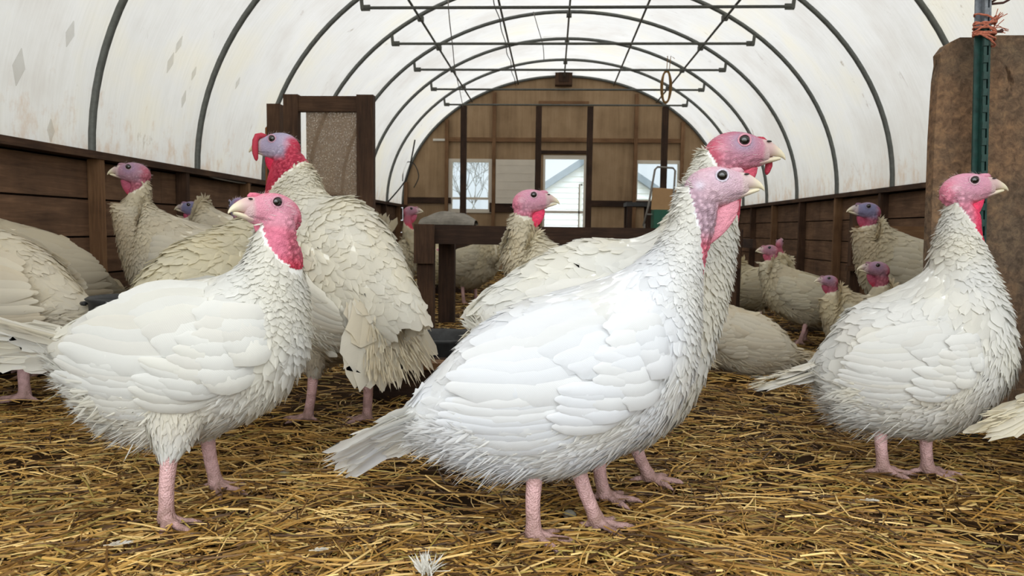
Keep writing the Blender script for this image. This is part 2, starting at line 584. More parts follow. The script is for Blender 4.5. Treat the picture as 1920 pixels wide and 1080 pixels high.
# floor: packed earth under the bedding
def floor_mat():
    N = NT('dark_packed_bedding')
    v = N.mapped((9, 9, 9))
    n1 = N.n('ShaderNodeTexNoise', Scale=1.0, Detail=8, Roughness=0.7)
    N.l(v, n1.inputs['Vector'])
    v2 = N.mapped((90, 240, 90))
    n2 = N.n('ShaderNodeTexNoise', Scale=1.0, Detail=3, Roughness=0.6, Distortion=2)
    N.l(v2, n2.inputs['Vector'])
    r1 = N.ramp(n1.outputs[0], [(0.3, lin(36, 25, 15)), (0.55, lin(56, 40, 23)), (0.75, lin(88, 66, 40))])
    r2 = N.ramp(n2.outputs[0], [(0.35, (0.55, 0.5, 0.45)), (0.65, (1.3, 1.25, 1.1))])
    k = N.n('ShaderNodeMix', data_type='RGBA', blend_type='MULTIPLY')
    k.inputs['Factor'].default_value = 0.8
    N.l(r1.outputs[0], k.inputs[6]); N.l(r2.outputs[0], k.inputs[7])
    p = N.n('ShaderNodeBsdfPrincipled', Roughness=0.95)
    p.inputs['Specular IOR Level'].default_value = 0.1
    N.l(k.outputs[2], p.inputs['Base Color'])
    N.l(N.bump(n2.outputs[0], 0.6, 0.01), p.inputs['Normal'])
    N.l(p.outputs[0], N.out.inputs[0])
    return N.m
M['floor'] = floor_mat()
def floor_h(x, y):
    return 0.010 * noise.noise((x * 1.7, y * 1.7, 3.1)) + 0.004 * noise.noise((x * 7, y * 7, 1.0)) - 0.010
a = Acc()
V, Fc = [], []
nx, ny = 90, 200
for j in range(ny + 1):
    for i in range(nx + 1):
        x = XL - 0.1 + (XR - XL + 0.2) * i / nx
        y = FRONT + (YB + 0.02 - FRONT) * j / ny
        V.append((x, y, floor_h(x, y)))
for j in range(ny):
    for i in range(nx):
        q = j * (nx + 1) + i
        Fc.append((q, q + 1, q + nx + 2, q + nx + 1))
a.add(V, Fc)
tag(a.build('floor', M['floor'], smooth=True), kind='structure')

# side walls: horizontal planks, cap board, studs
def side_wall(name, x, sgn, studs, capname):
    root = empty(name, (0, 0, 0))
    tag(root, kind='structure')
    a = Acc()
    hs = [0.0, 0.20, 0.42, 0.63, 0.84, 1.055]
    for k in range(5):
        off = random.uniform(-0.006, 0.006)
        y = FRONT
        while y < YB:
            y2 = min(y + random.uniform(2.6, 3.6), YB)
            lo = (min(x, x + sgn * 0.03) + off, y + 0.003, hs[k] + 0.005)
            hi = (max(x, x + sgn * 0.03) + off, y2 - 0.003, hs[k + 1] - 0.006)
            a.box(lo, hi)
            y = y2
    # dark sheathing behind the gaps
    a.box((min(x + sgn * 0.035, x + sgn * 0.05), FRONT, -0.05), (max(x + sgn * 0.035, x + sgn * 0.05), YB, 1.06), mi=1)
    a.build('planks', [M['plank_wall'], M['dark_y']], root)
    c = Acc()
    x0, x1 = sorted((x - sgn * 0.085, x + sgn * 0.08))
    c.box((x0, FRONT, 1.06), (x1, YB, 1.10))
    c.build(capname, M['wood_y'], root)
    for i, y in enumerate(studs):
        s = Acc()
        x0, x1 = sorted((x - sgn * 0.001, x - sgn * 0.075))
        s.box((x0, y - 0.02, -0.02), (x1, y + 0.022, 1.06))
        s.build('stud', M['wood_z'] if i % 2 == 0 else M['light_z'], root)
side_wall('wall_left', XL, -1, [0.9, 1.95, 3.0, 3.97, 4.93, 5.95, 6.95, 7.95, 8.95, 9.95, 10.95, 11.95], 'cap_board')
side_wall('wall_right', XR, 1, [0.4, 1.45, 2.5, 3.4, 4.4, 5.45, 6.5, 7.5, 8.55, 9.6, 10.6, 11.6], 'cap_board')

# hoops with their cross ties
ORD = ['first', 'second', 'third', 'fourth', 'fifth', 'sixth', 'seventh']
ZT, TL, TR = 2.602, -1.665, 1.968
def hoop(i, y, tie):
    r = empty('steel_hoop', (0, 0, 0))
    a = Acc()
    pts = [(XL, y, ZB - 0.02)] + [(*(lambda p: (p[0], y, p[1]))(arch(math.pi * k / 60)),) for k in range(61)] + [(XR, y, ZB - 0.02)]
    a.tube(pts, 0.0205, 10)
    a.build('arch_pipe', M['steel'], r, smooth=True)
    if tie:
        b = Acc()
        b.tube([(TL, y - 0.03, ZT), (TR, y - 0.03, ZT)], 0.0135, 8)
        b.build('cross_tie', M['thin_steel'], r, smooth=True)
        for x, s in ((TL, -1), (TR, 1)):
            c = Acc()
            zz = arch_z(x)
            c.bar((x - s * 0.05, y - 0.03, ZT), (x + s * 0.03, y - 0.012, ZT + 0.004), 0.012, 0.05)
            c.bar((x + s * 0.02, y - 0.02, ZT - 0.01), (x + s * 0.035, y - 0.005, arch_z(x + s * 0.035)), 0.03, 0.012)
            c.build('tie_bracket', M['thin_steel'], r)
    lab = ('grey steel roof hoop, %s from the camera' % ORD[i]) + (', with a level tie bar' if tie else ', without a tie bar')
    tag(r, lab, 'hoop', 'steel hoops of the tunnel roof')
for i, y in enumerate(HOOPS):
    hoop(i, y, i >= 2)
a = Acc()
pts = [(*(lambda p: (p[0], YB - 0.03, p[1]))(arch(math.pi * k / 60)),) for k in range(61)]
a.tube(pts, 0.022, 10)
tag(a.build('end_hoop', M['steel'], smooth=True), 'farthest roof hoop lying against the edge of the brown end wall', 'hoop', 'steel hoops of the tunnel roof')

# purlins along the roof
def purlin(x, z, r, label, dbl=False):
    o = empty('roof_purlin', (0, 0, 0))
    a = Acc()
    a.tube([(x, 2.2, z), (x, YB - 0.03, z)], r, 8)
    a.build('rail_pipe', M['thin_steel'], o, smooth=True)
    for y in HOOPS[2:]:
        c = Acc()
        c.box((x - 0.03, y - 0.028, z - 0.018), (x + 0.03, y + 0.028, z + 0.03))
        c.build('clamp', M['thin_steel'], o)
    tag(o, label, 'purlin', 'long pipes running under the roof hoops')
dl = at_y(745, 75, HOOPS[3]); dr = at_y(1412, 72, HOOPS[3])
xl = -1.40; xr = 1.70
purlin(xl, arch_z(xl) - 0.045, 0.0125, 'long dark pipe under the roof hoops on the left slope')
purlin(xr, arch_z(xr) - 0.045, 0.0125, 'long dark pipe under the roof hoops on the right slope')
purlin(XC, arch_z(XC) - 0.045, 0.012, 'long dark pipe running along the very top of the roof')
def brace(label, pa, pb, cable):
    o = empty('roof_brace', (0, 0, 0))
    a = Acc()
    a.tube([pa, pb], 0.013, 8)
    a.build('brace_pipe', M['thin_steel'], o, smooth=True)
    tag(o, label, 'brace', 'slanting pipes between the tie bars and the roof')
    if cable:
        c = Acc()
        pa, pb = Vector(pa), Vector(pb)
        pts = []
        for k in range(60):
            t = k / 59
            p = pa.lerp(pb, t)
            sg = 0.035 * abs(math.sin(t * math.pi * 6))
            pts.append((p.x - 0.035 - 0.01 * math.sin(k), p.y, p.z - 0.02 - sg))
        c.tube(pts, 0.006, 6)
        tag(c.build('power_cable', M['black_cable'], smooth=True), 'grey cable tied along the slanting roof pipe left of centre', 'cable')
xm = -0.62
brace('slanting roof pipe left of the top, carrying a cable', (xm, 2.2, arch_z(xm) - 0.05), (xm, YB - 0.05, arch_z(xm) - 0.05), True)
xm = 0.98
brace('bare slanting roof pipe right of the top', (xm, 2.2, arch_z(xm) - 0.05), (xm, YB - 0.05, arch_z(xm) - 0.05), False)

# end wall with openings
def xz(px, py, Y=YB):
    p = at_y(px, py, Y)
    return p.x, p.z
def rect(px0, py0, px1, py1, Y=YB):
    x0, _ = xz(px0, (py0 + py1) / 2, Y); x1, _ = xz(px1, (py0 + py1) / 2, Y)
    _, z1 = xz((px0 + px1) / 2, py0, Y); _, z0 = xz((px0 + px1) / 2, py1, Y)
    return x0, x1, z0, z1
WIN1 = rect(846, 303, 918, 394)
DOOR = list(rect(1019, 297, 1096, 425)); DOOR[2] = 0.0
WIN2 = rect(1193, 306, 1272, 377)
a = Acc()
xs = sorted(set([XL + (XR - XL) * i / 90 for i in range(91)] + [WIN1[0], WIN1[1], DOOR[0], DOOR[1], WIN2[0], WIN2[1]]))
for x0, x1 in zip(xs[:-1], xs[1:]):
    xm = (x0 + x1) / 2
    zt0, zt1 = arch_z(x0), arch_z(x1)
    spans = [(0.0, None)]
    for (p0, p1, q0, q1) in (WIN1, DOOR, WIN2):
        if p0 - 1e-6 < xm < p1 + 1e-6:
            spans = [(0.0, q0), (q1, None)] if q0 > 0.01 else [(q1, None)]
    for z0, z1 in spans:
        ta, tb = (zt0, zt1) if z1 is None else (z1, z1)
        V = [(x0, YB, z0), (x1, YB, z0), (x1, YB + 0.03, z0), (x0, YB + 0.03, z0), (x0, YB, ta), (x1, YB, tb), (x1, YB + 0.03, tb), (x0, YB + 0.03, ta)]
        a.add(V, [(3, 2, 1, 0), (4, 5, 6, 7), (0, 1, 5, 4), (1, 2, 6, 5), (2, 3, 7, 6), (3, 0, 4, 7)])
wb = a.build('wall_back', M['plywood'])
tag(wb, kind='structure')
for px in (762, 838, 926, 1190, 1277, 1322):
    x, _ = xz(px, 330)
    s = Acc()
    zt = arch_z(x) - 0.06
    z0 = 0.0
    if WIN1[0] - 0.05 < x < WIN1[1] + 0.02: z0 = 0
    s.box((x - 0.03, YB - 0.06, 0), (x + 0.03, YB - 0.001, zt))
    s.build('stud', M['light_z'], wb)
def girt(px0, px1, py, h=0.07, d=0.05, mat='light_x'):
    s = Acc()
    x0, _ = xz(px0, py); x1, z = xz(px1, py)
    s.box((x0, YB - d, z - h / 2), (x1, YB - 0.001, z + h / 2))
    s.build('girt', M[mat], wb)
girt(835, 1012, 263); girt(1012, 1102, 263); girt(1102, 1280, 265)
girt(1010, 1104, 194, 0.06); girt(1010, 1104, 286, 0.05, 0.05, 'dark_x')
girt(760, 846, 376, 0.10, 0.05, 'dark_x'); girt(918, 1012, 390, 0.16, 0.05, 'dark_x'); girt(1104, 1330, 384, 0.10, 0.05, 'dark_x')

def window(name, R, bar_z=None, sill=False):
    x0, x1, z0, z1 = R
    o = empty(name, ((x0 + x1) / 2, YB, z0))
    tag(o, kind='structure')
    mid = (x0 + x1) / 2
    a = Acc()
    t = 0.045
    a.box((x0 - t - mid, -0.02, -t), (x0 - mid + 0.02, 0.05, z1 - z0 + t))
    a.box((x1 - mid - 0.02, -0.02, -t), (x1 + t - mid, 0.05, z1 - z0 + t))
    a.box((x0 - mid, -0.021, z1 - z0 - 0.01), (x1 - mid, 0.05, z1 - z0 + t))
    a.box((x0 - mid, -0.021, -t), (x1 - mid, 0.05, 0.02))
    if bar_z:
        a.box((x0 - mid, -0.005, bar_z - z0 - 0.02), (x1 - mid, 0.035, bar_z - z0 + 0.02))
    a.build('window_frame', M['panel_white'], o)
    g = Acc()
    g.box((x0 - mid, 0.012, 0), (x1 - mid, 0.018, z1 - z0))
    g.build('window_pane', M['glass'], o)
window('window_1', WIN1, bar_z=xz(880, 372)[1])
window('window_2', WIN2)
# storm door
x0, x1, z0, z1 = DOOR
o = empty('door_1', ((x0 + x1) / 2, YB, 0))
tag(o, kind='structure')
mid = (x0 + x1) / 2
a = Acc()
t = 0.05
a.box((x0 - mid - 0.01, -0.02, 0), (x0 - mid + 0.025, 0.05, z1 + t)); a.box((x1 - mid - 0.02, -0.02, 0), (x1 - mid + 0.03, 0.05, z1 + t))
a.box((x0 - mid, -0.021, z1 - 0.012), (x1 - mid, 0.05, z1 + t))
zb = xz(1058, 398)[1]
a.box((x0 - mid, -0.005, zb - 0.02), (x1 - mid, 0.03, zb + 0.025))
a.box((x0 - mid, -0.005, 0.0), (x1 - mid, 0.03, 0.22))
xk = xz(1086, 370)[0]
a.box((xk - mid - 0.012, -0.005, 0.2), (xk - mid + 0.012, 0.03, xz(1086, 345)[1]))
a.build('door_frame', M['panel_white'], o)
g = Acc(); g.box((x0 - mid, 0.010, 0.2), (x1 - mid, 0.016, z1)); g.build('door_pane', M['glass'], o)

# ------------------------------------------------------------------ things by the end wall
YP = HOOPS[6] + 0.02
for px, lab in ((869, 'dark wooden post in front of the left window of the end wall'), (1009, 'dark wooden post beside the left edge of the far doorway'),
                (1105, 'dark wooden post beside the right edge of the far doorway'), (1245, 'dark wooden post in front of the right window of the end wall')):
    p = at_y(px, 300, YP)
    a = Acc()
    a.box((p.x - 0.045, YP - 0.045, -0.01), (p.x + 0.045, YP + 0.045, ZT - 0.016))
    tag(a.build('support_post', M['dark_z']), lab, 'post', 'posts under the last tie bar')
R = rect(930, 300, 1003, 382)
a = Acc(); a.box((R[0], YB - 0.085, R[2]), (R[1], YB - 0.062, R[3]))
for k in range(5):
    z = R[2] + (R[3] - R[2]) * (k + 0.7) / 5.4
    a.box((R[0] + 0.04, YB - 0.088, z), (R[1] - 0.04, YB - 0.084, z + 0.008))
tag(a.build('wall_panel', M['panel_white']), 'plain off-white board hung on the end wall left of the doorway', 'board')
R = rect(1041, 131, 1073, 161, YB - 0.12)
a = Acc(); a.box((R[0], YB - 0.22, R[2]), (R[1], YB - 0.04, R[3]))
a.box((R[0] + 0.06, YB - 0.228, R[2] + 0.05), (R[1] - 0.06, YB - 0.218, R[3] - 0.06), mi=1)
tag(a.build('vent_box', [M['wood_z'], M['dark_z']]), 'small brown wooden box hung at the peak of the end wall', 'box')
R = rect(812, 260, 836, 264, YB - 0.03)
a = Acc(); a.box((R[0], YB - 0.03, R[2]), (R[1], YB - 0.002, R[3]))
tag(a.build('white_strip', M['white_paint']), 'thin white strip fixed on the left of the end wall', 'strip')
# coil of twine
c0 = at_y(1249, 163, 9.9)
o = empty('twine_coil', (c0.x, c0.y, c0.z))
a = Acc()
for k in range(14):
    rx, rz = 0.055 + 0.02 * random.random(), 0.19 + 0.03 * random.random()
    ph = random.uniform(-0.6, 0.6)
    pts = []
    for q in range(29):
        an = 2 * math.pi * q / 28
        x = rx * math.cos(an); z = rz * math.sin(an)
        pts.append((x * math.cos(ph), x * math.sin(ph) + random.uniform(-.004, .004), z))
    a.tube(pts, 0.006, 5, caps=False)
a.build('loops', M['twine_tan'], o)
a = Acc()
zt = arch_z(c0.x) - 0.02 - c0.z
a.tube([(0.0, 0, 0.19), (0.01, 0, 0.4), (0.0, 0, zt)], 0.005, 5)
a.tube([(0.03, 0, 0.17), (0.05, 0, 0.4), (0.10, 0, zt - 0.02)], 0.005, 5)
a.build('hanger', M['twine_tan'], o)
tag(o, 'coil of tan twine hanging from the roof right of the doorway', 'twine')
# hanging wires
def wire(label, pts, mat='wire', r=0.005, name='hanging_wire'):
    a = Acc(); P = []
    pts = [Vector(p) for p in pts]
    for i in range(len(pts) - 1):
        for k in range(6):
            t = k / 6
            p0, p1, p2, p3 = pts[max(i - 1, 0)], pts[i], pts[i + 1], pts[min(i + 2, len(pts) - 1)]
            P.append(0.5 * ((2 * p1) + (-p0 + p2) * t + (2 * p0 - 5 * p1 + 4 * p2 - p3) * t * t + (-p0 + 3 * p1 - 3 * p2 + p3) * t ** 3))
    P.append(pts[-1])
    a.tube(P, r, 6)
    return tag(a.build(name, M[mat], smooth=True), label, 'wire')
wire('thin pale wire hanging from the roof on the left', [at_y(840, 0, 6.46), at_y(843, 40, 6.46), at_y(849, 90, 7.2), at_y(853, 130, 8.4), at_y(862, 170, 9.6), at_y(868, 200, 11.2)])
wire('thin wire dangling near the top of the roof', [at_y(1000, 22, 8.8), at_y(1008, 50, 8.8), at_y(1018, 85, 9.2), at_y(1020, 112, 9.9)])
wire('black cable looping down the left end of the farthest hoops', [at_y(778, 262, 11.2), at_y(771, 300, 11.25), at_y(764, 330, 11.3), at_y(752, 350, 11.3), at_y(728, 378, 11.3)], 'black_cable', 0.012)
wire('black cord curling out over the left side of the end wall', [at_y(755, 340, 12.3), at_y(758, 308, 12.3), at_y(775, 306, 12.3), at_y(785, 330, 12.3), at_y(776, 352, 12.3)], 'black_cable', 0.009)
wire('loose pale wire lying on the cap board of the left wall', [at_x(355, 320, XL + 0.05), at_x(378, 320, XL + 0.06), at_x(398, 332, XL + 0.07), at_x(440, 341, XL + 0.06), at_x(470, 345, XL + 0.05)], 'wire', 0.008)

# hand truck with boards, bench and canvas heap behind the rail
def hand_truck():
    Y = 8.4
    o = empty('hand_truck', tuple(at_y(1240, 420, Y)))
    b = o.location
    q = lambda px, py, dy=0: tuple(at_y(px, py, Y + dy) - b)
    a = Acc()
    a.tube([q(1206, 424), q(1216, 385), q(1228, 318, .1), q(1233, 313, .1), q(1262, 315, .1), q(1266, 320, .1), q(1262, 385), q(1254, 424)], 0.012, 8)
    a.tube([q(1212, 402), q(1258, 404)], 0.01, 8)
    a.build('tube_frame', M['wire'], o, smooth=True)
    a = Acc()
    P = [q(1224, 352, .06), q(1269, 355, .06), q(1264, 396, 0), q(1221, 393, 0)]
    V = P + [tuple(Vector(p) + Vector((0, 0.03, 0.005))) for p in P]
    a.add(V, [(3, 2, 1, 0), (4, 5, 6, 7), (0, 1, 5, 4), (1, 2, 6, 5), (2, 3, 7, 6), (3, 0, 4, 7)])
    a.build('back_board', M['card'], o)
    a = Acc()
    P0 = q(1226, 393, -.12); P1 = q(1262, 424, .12)
    a.box((P0[0], -.14, P1[2] - .06), (P1[0], .10, P0[2]))
    a.build('seat_box', M['green_plastic'], o)
    zg = -b.z
    for px in (1208, 1254):
        a = Acc(); p = q(px, 424)
        a.bar((p[0], p[1], p[2] + .03), (p[0], p[1] + .03, zg), 0.022, 0.022)
        a.build('leg', M['wire'], o)
    tag(o, 'folded metal-tube chair frame holding a tan board and green box', 'chair frame')
hand_truck()
def bench():
    Y = 9.2
    p0, p1 = at_y(1172, 380, Y), at_y(1222, 380, Y)
    o = empty('bench', ((p0.x + p1.x) / 2, Y, 0))
    w = (p1.x - p0.x) / 2
    a = Acc(); a.box((-w, -.2, p0.z - .05), (w, .2, p0.z)); a.build('bench_top', M['rubber'], o)
    for x in (-w + .04, w - .04):
        for y in (-.16, .16):
            a = Acc(); a.box((x - .03, y - .03, 0), (x + .03, y + .03, p0.z - .05)); a.build('leg', M['dark_z'], o)
    tag(o, 'dark low bench against the end wall beside the folded chair frame', 'bench')
bench()
a = Acc()
p = at_y(842, 408, 8.0)
nn = 14
V, Fc = [], []
for i in range(nn + 1):
    for j in range(13):
        an = math.pi * j / 12
        u = i / nn
        h = (0.16 + 0.05 * noise.noise((u * 4, j * .4, 0))) * math.sin(math.pi * min(max(u * .9 + .05, 0), 1)) ** .5
        V.append((p.x - .3 + .6 * u, p.y - .22 * math.cos(an), p.z - .08 + h * math.sin(an) * .85))
for i in range(nn):
    for j in range(12):
        q = i * 13 + j
        Fc.append((q, q + 1, q + 14, q + 13))
a.add(V, Fc)
hz = p.z - .08
a.box((p.x - .28, p.y - .2, 0), (p.x + .28, p.y + .2, hz + .01), mi=1)
tag(a.build('covered_crate', [M['dirty_sheet'], M['dark_x']], smooth=False), 'crate under a grey sheet behind the left end of the pen rail', 'crate')

# ------------------------------------------------------------------ outside
a = Acc()
a.box((-60, YB + .06, -0.30), (60, 90, -0.25)); a.box((-60, -60, -0.30), (60, FRONT, -0.25)); a.box((-60, FRONT, -0.30), (XL - .2, YB + .06, -0.25)); a.box((XR + .2, FRONT, -0.30), (60, YB + .06, -0.25))
tag(a.build('outside_ground', M['outside_ground']), kind='structure')
def house():
    Y = 22.0
    pk = at_y(1123, 291, Y); pl = at_y(1014, 361, Y); 
    sl = (pk.z - pl.z) / (pk.x - pl.x)
    half = pk.x - pl.x + 0.05
    o = empty('house', (pk.x, Y, -0.25))
    zp = pk.z + .25; ze = zp - sl * half
    a = Acc()
    z = 0.0
    while z < zp - .02:
        z2 = min(z + 0.16, zp)
        w0 = half if z <= ze else (zp - z) / sl
        w1 = half if z2 <= ze else (zp - z2) / sl
        V = [(-w0, -.05, z), (w0, -.05, z), (w1, -.004, z2), (-w1, -.004, z2), (-w0, 0.0, z), (w0, 0.0, z)]
        a.add(V, [(0, 1, 2, 3), (4, 5, 1, 0)])
        z = z2
    a.box((-half, 0, 0), (half, 6, ze))
    V = [(-half, 0, ze), (half, 0, ze), (0, 0, zp), (-half, 6, ze), (half, 6, ze), (0, 6, zp)]
    a.add(V, [(0, 1, 2), (5, 4, 3), (0, 2, 5, 3), (1, 4, 5, 2)])
    a.build('siding_wall', M['siding'], o)
    for s in (-1, 1):
        b = Acc()
        e = Vector((s * (half + .25), 0, ze - sl * .25)); k = Vector((0, 0, zp))
        V = []
        for p in (k, e):
            for y in (-.35, 6.2):
                for dz in (0.0, 0.22):
                    V.append((p.x, y, p.z + dz))
        b.add(V, [(0, 1, 5, 4), (2, 6, 7, 3), (0, 4, 6, 2), (1, 3, 7, 5), (4, 5, 7, 6), (0, 2, 3, 1)])
        b.build('roof_slope', M['shingle'], o)
    b = Acc()
    xk = at_y(1088, 370, Y).x - pk.x
    b.box((xk - .05, -.06, 0), (xk + .05, -.02, at_y(1088, 345, Y).z + .25)); b.box((xk, -.06, at_y(1088, 345, Y).z + .2), (xk + .9, -.02, at_y(1088, 345, Y).z + .29))
    b.build('corner_board', M['white_paint'], o)
    tag(o, 'white clapboard house with a grey gable roof outside the doorway', 'house')
house()
def tree(x, y, h, seed, label):
    rnd = random.Random(seed)
    a = Acc()
    def grow(p, d, L, r, lev):
        q = p + d * L
        mid = p.lerp(q, .5) + Vector((rnd.uniform(-1, 1), rnd.uniform(-1, 1), 0)) * L * .06
        a.tube([p, mid, q], [r, r * .85, r * .7], 5 if lev > 1 else 7)
        if lev >= 7: return
        for k in range(rnd.choice((2, 3, 3, 3))):
            nd = (d + Vector((rnd.uniform(-1, 1), rnd.uniform(-1, 1), rnd.uniform(-.35, .6))) * .75).normalized()
            grow(q, nd, L * rnd.uniform(.62, .85), r * .62, lev + 1)
    grow(Vector((x, y, -.25)), Vector((0, 0, 1)), h, h * .035, 0)
    tag(a.build('bare_tree', M['bark'], smooth=True), label, 'tree', 'bare trees outside the end wall')
p = at_y(866, 360, 20); tree(p.x, 20, 1.0, 3, 'bare leafless tree seen at the left edge of the left window')
p = at_y(905, 360, 24); tree(p.x, 24, 1.1, 5, 'bare leafless tree seen in the right part of the left window')

# ------------------------------------------------------------------ pen rail, gate, panel, troughs
def pen_rail():
    Y = 4.9
    pa, pb = at_y(782, 420, Y), at_y(1392, 432, Y)
    o = empty('pen_rail', ((pa.x + pb.x) / 2, Y, 0))
    cx = o.location.x
    zt = (pa.z + pb.z) / 2
    zb = zt - 0.125
    a = Acc(); a.box((pa.x - cx, -.022, zb), (pb.x - cx, .022, zt)); a.build('top_rail', M['dark_x'], o)
    a = Acc(); a.box((pa.x - cx + .02, .09, zb + .02), (pb.x - cx - .02, .13, zt - .005)); a.build('back_rail', M['dark_x'], o)
    for i, (p0, p1) in enumerate(((785, 815), (1346, 1378))):
        x0, x1 = at_y(p0, 500, Y).x - cx, at_y(p1, 500, Y).x - cx
        a = Acc(); a.box((x0, -.06, -.01), (x1, .03, zt - .01)); a.build('post', M['wood_z'], o)
        a = Acc(); a.box((x0 - .015, -.10, at_y(800, 493, Y).z), (x1 + .01, -.06, zt + .006)); a.build('post_cap_board', M['wood_z'], o)
    for p0, p1 in ((824, 853), (1375, 1386)):
        Y2 = 5.35
        x0, x1 = at_y(p0, 500, Y2).x - cx, at_y(p1, 500, Y2).x - cx
        a = Acc(); a.box((x0, .40, -.01), (x1, .49, zb + .03)); a.build('post', M['dark_z'], o)
        a = Acc(); a.box((x0 + .01, .0, zb - .0), (x1 - .01, .46, zb + .06)); a.build('side_rail', M['dark_y'], o)
    tag(o, 'low rough wooden pen rail on posts across the middle of the shed', 'rail')
pen_rail()

def gate():
    Y = 5.0
    o = empty('screen_gate', (at_y(620, 400, Y).x, Y, 0))
    cx = o.location.x
    X = lambda px, py=300: at_y(px, py, Y).x - cx
    Z = lambda py, px=620: at_y(px, py, Y).z
    a = Acc(); a.box((X(535), -.03, 0), (X(562), .03, Z(178, 548))); a.build('gate_post', M['wood_z'], o)
    a = Acc(); a.box((X(671), -.035, 0), (X(702), .03, Z(179, 686))); a.build('gate_post', M['wood_z'], o)
    a = Acc(); a.box((X(562), -.022, Z(210)), (X(671), .026, Z(181))); a.build('top_bar', M['wood_x'], o)
    a = Acc(); a.box((X(562), -.022, Z(392)), (X(671), .026, Z(366))); a.build('middle_bar', M['wood_x'], o)
    a = Acc(); a.box((X(562), -.022, .05), (X(671), .02, Z(396))); a.build('lower_board', M['dark_x'], o)
    a = Acc(); a.box((X(574), .006, Z(366)), (X(671), .012, Z(210))); a.build('wire_screen', M['screen'], o)
    tag(o, 'brown wooden gate with a dusty wire screen standing by the left wall', 'gate')
gate()
a = Acc()
Y = 5.25
a.box((at_y(505, 300, Y).x, Y - .04, -.01), (at_y(529, 300, Y).x, Y + .04, at_y(517, 196, Y).z)); 
tag(a.build('gate_side_post', M['wood_z']), 'short brown post close behind the left side of the screen gate', 'post')
a = Acc()
Y = 5.36
P = [at_y(497, 352, Y), at_y(530, 352, Y), at_y(530, 216, Y), at_y(522, 214, Y), at_y(497, 240, Y)]
for p in (P[0], P[1]): p.z = 0
V = [tuple(p) for p in P] + [(p.x, p.y + .018, p.z) for p in P]
a.add(V, [(0, 1, 2, 3, 4), (9, 8, 7, 6, 5)] + [(i, i + 5, (i + 1) % 5 + 5, (i + 1) % 5) for i in range(5)])
tag(a.build('plywood_scrap', M['orange_ply']), 'orange-brown plywood piece leaning behind the gate by the left wall', 'board')

def chip_panel():
    Y = 2.72
    pts_px = [(1742, 700), (1744, 480), (1748, 380), (1752, 260), (1757, 180), (1759, 150), (1764, 118), (1763, 100), (1776, 83), (1800, 70), (1830, 70), (1870, 66), (1960, 66)]
    P = [at_y(x, y, Y) for x, y in pts_px]
    P = [Vector((P[0].x - .01, Y, -0.01))] + P
    P += [Vector((P[-1].x + .5, Y, P[-1].z - .02)), Vector((P[-1].x + .5, Y, -0.01))]
    n = len(P)
    th = .05
    V = []
    for k, dy in enumerate((0, th)):
        for p in P:
            V.append((p.x, Y + dy, p.z))
    a = Acc()
    a.add(V, [tuple(range(n))[::-1], tuple(range(n, 2 * n))] + [(i, (i + 1) % n, (i + 1) % n + n, i + n) for i in range(n)])
    o = a.build('chipboard_panel', M['osb'])
    bm = bmesh.new(); bm.from_mesh(o.data)
    bmesh.ops.recalc_face_normals(bm, faces=bm.faces); bm.to_mesh(o.data); bm.free()
    tag(o, 'big mud-caked brown chipboard panel standing upright at the right', 'panel')
chip_panel()

def steel_post():
    Y = 2.62
    p0, p1 = at_y(1836, 330, Y), at_y(1846, -120, Y)
    o = empty('fence_post', (p0.x - .02, Y, 0))
    base = o.location
    zs = at_y(1840, 55, Y).z
    lean = (p1.x - p0.x) / (p1.z - p0.z)
    q = lambda z: Vector((0.02 + (z - p0.z) * lean, 0, z))
    def prof(a, z0, z1):
        A, B = q(z0), q(z1)
        a.bar(A, B, .052, .007, side=(1, 0, 0))
        a.bar(A + Vector((-.004, -.014, 0)), B + Vector((-.004, -.014, 0)), .010, .026, side=(1, 0, 0))
        a.bar(A + Vector((.018, -.006, 0)), B + Vector((.018, -.006, 0)), .006, .014, side=(1, 0, 0))
        z = z0 + .05
        while z < z1 - .03:
            c = q(z)
            a.bar(c + Vector((-.004, -.028, -.012)), c + Vector((-.004, -.028, .012)), .014, .01, side=(1, 0, 0))
            z += .055
    a = Acc(); prof(a, -.02, zs); a.build('green_shaft', M['post_green'], o)
    a = Acc(); prof(a, zs, p1.z); a.build('grey_shaft', M['post_grey'], o)
    tag(o, 'green steel fence post with grey top in front of the chipboard panel', 'post')
    # twine wrapped round the post
    t = empty('twine_knot', tuple(base + q(zs)))
    tag(t, 'faded orange baling twine tied round the steel fence post', 'twine')
    a = Acc()
    for k in range(9):
        zz = (k % 5 - 2) * .016 + random.uniform(-.006, .006)
        tl = random.uniform(-.025, .03)
        pts = []
        for i in range(25):
            an = 2 * math.pi * i / 24
            pts.append((.034 * math.cos(an) + random.uniform(-.002, .002), -.012 + .026 * math.sin(an), zz + tl * math.cos(an) + random.uniform(-.002, .002)))
        a.tube(pts, .0035, 6, caps=False)
    a.build('wrapped_turns', M['twine'], t)
    a = Acc()
    for k in range(16):
        d = Vector((random.uniform(.3, 1), random.uniform(-.4, .4), random.uniform(-.2, 1.2))).normalized()
        L = random.uniform(.03, .07)
        s = Vector((.03, -.01, random.uniform(-.015, .02)))
        a.tube([s, s + d * L * .5 + Vector((0, 0, .004)), s + d * L], .0014, 4)
    a.build('frayed_ends', M['twine'], t)
    a = Acc()
    a.tube([(.02, -.01, -.012), (.05, -.012, -.01), (.058, -.012, -.008)], [.004, .005, .008], 8)
    a.build('knot', M['brown_cord'], t)
    a = Acc()
    a.tube([(.025, 0, .09), (.05, -.005, .108), (.075, -.006, .118), (.084, -.006, .112), (.078, -.006, .096), (.06, -.006, .086), (.026, 0, .084)], .004, 7)
    tag(a.build('cord_loop', M['brown_cord'], smooth=True), 'dark brown cord loop sticking out of the steel post near its top', 'cord').location = base + q(zs)
steel_post()

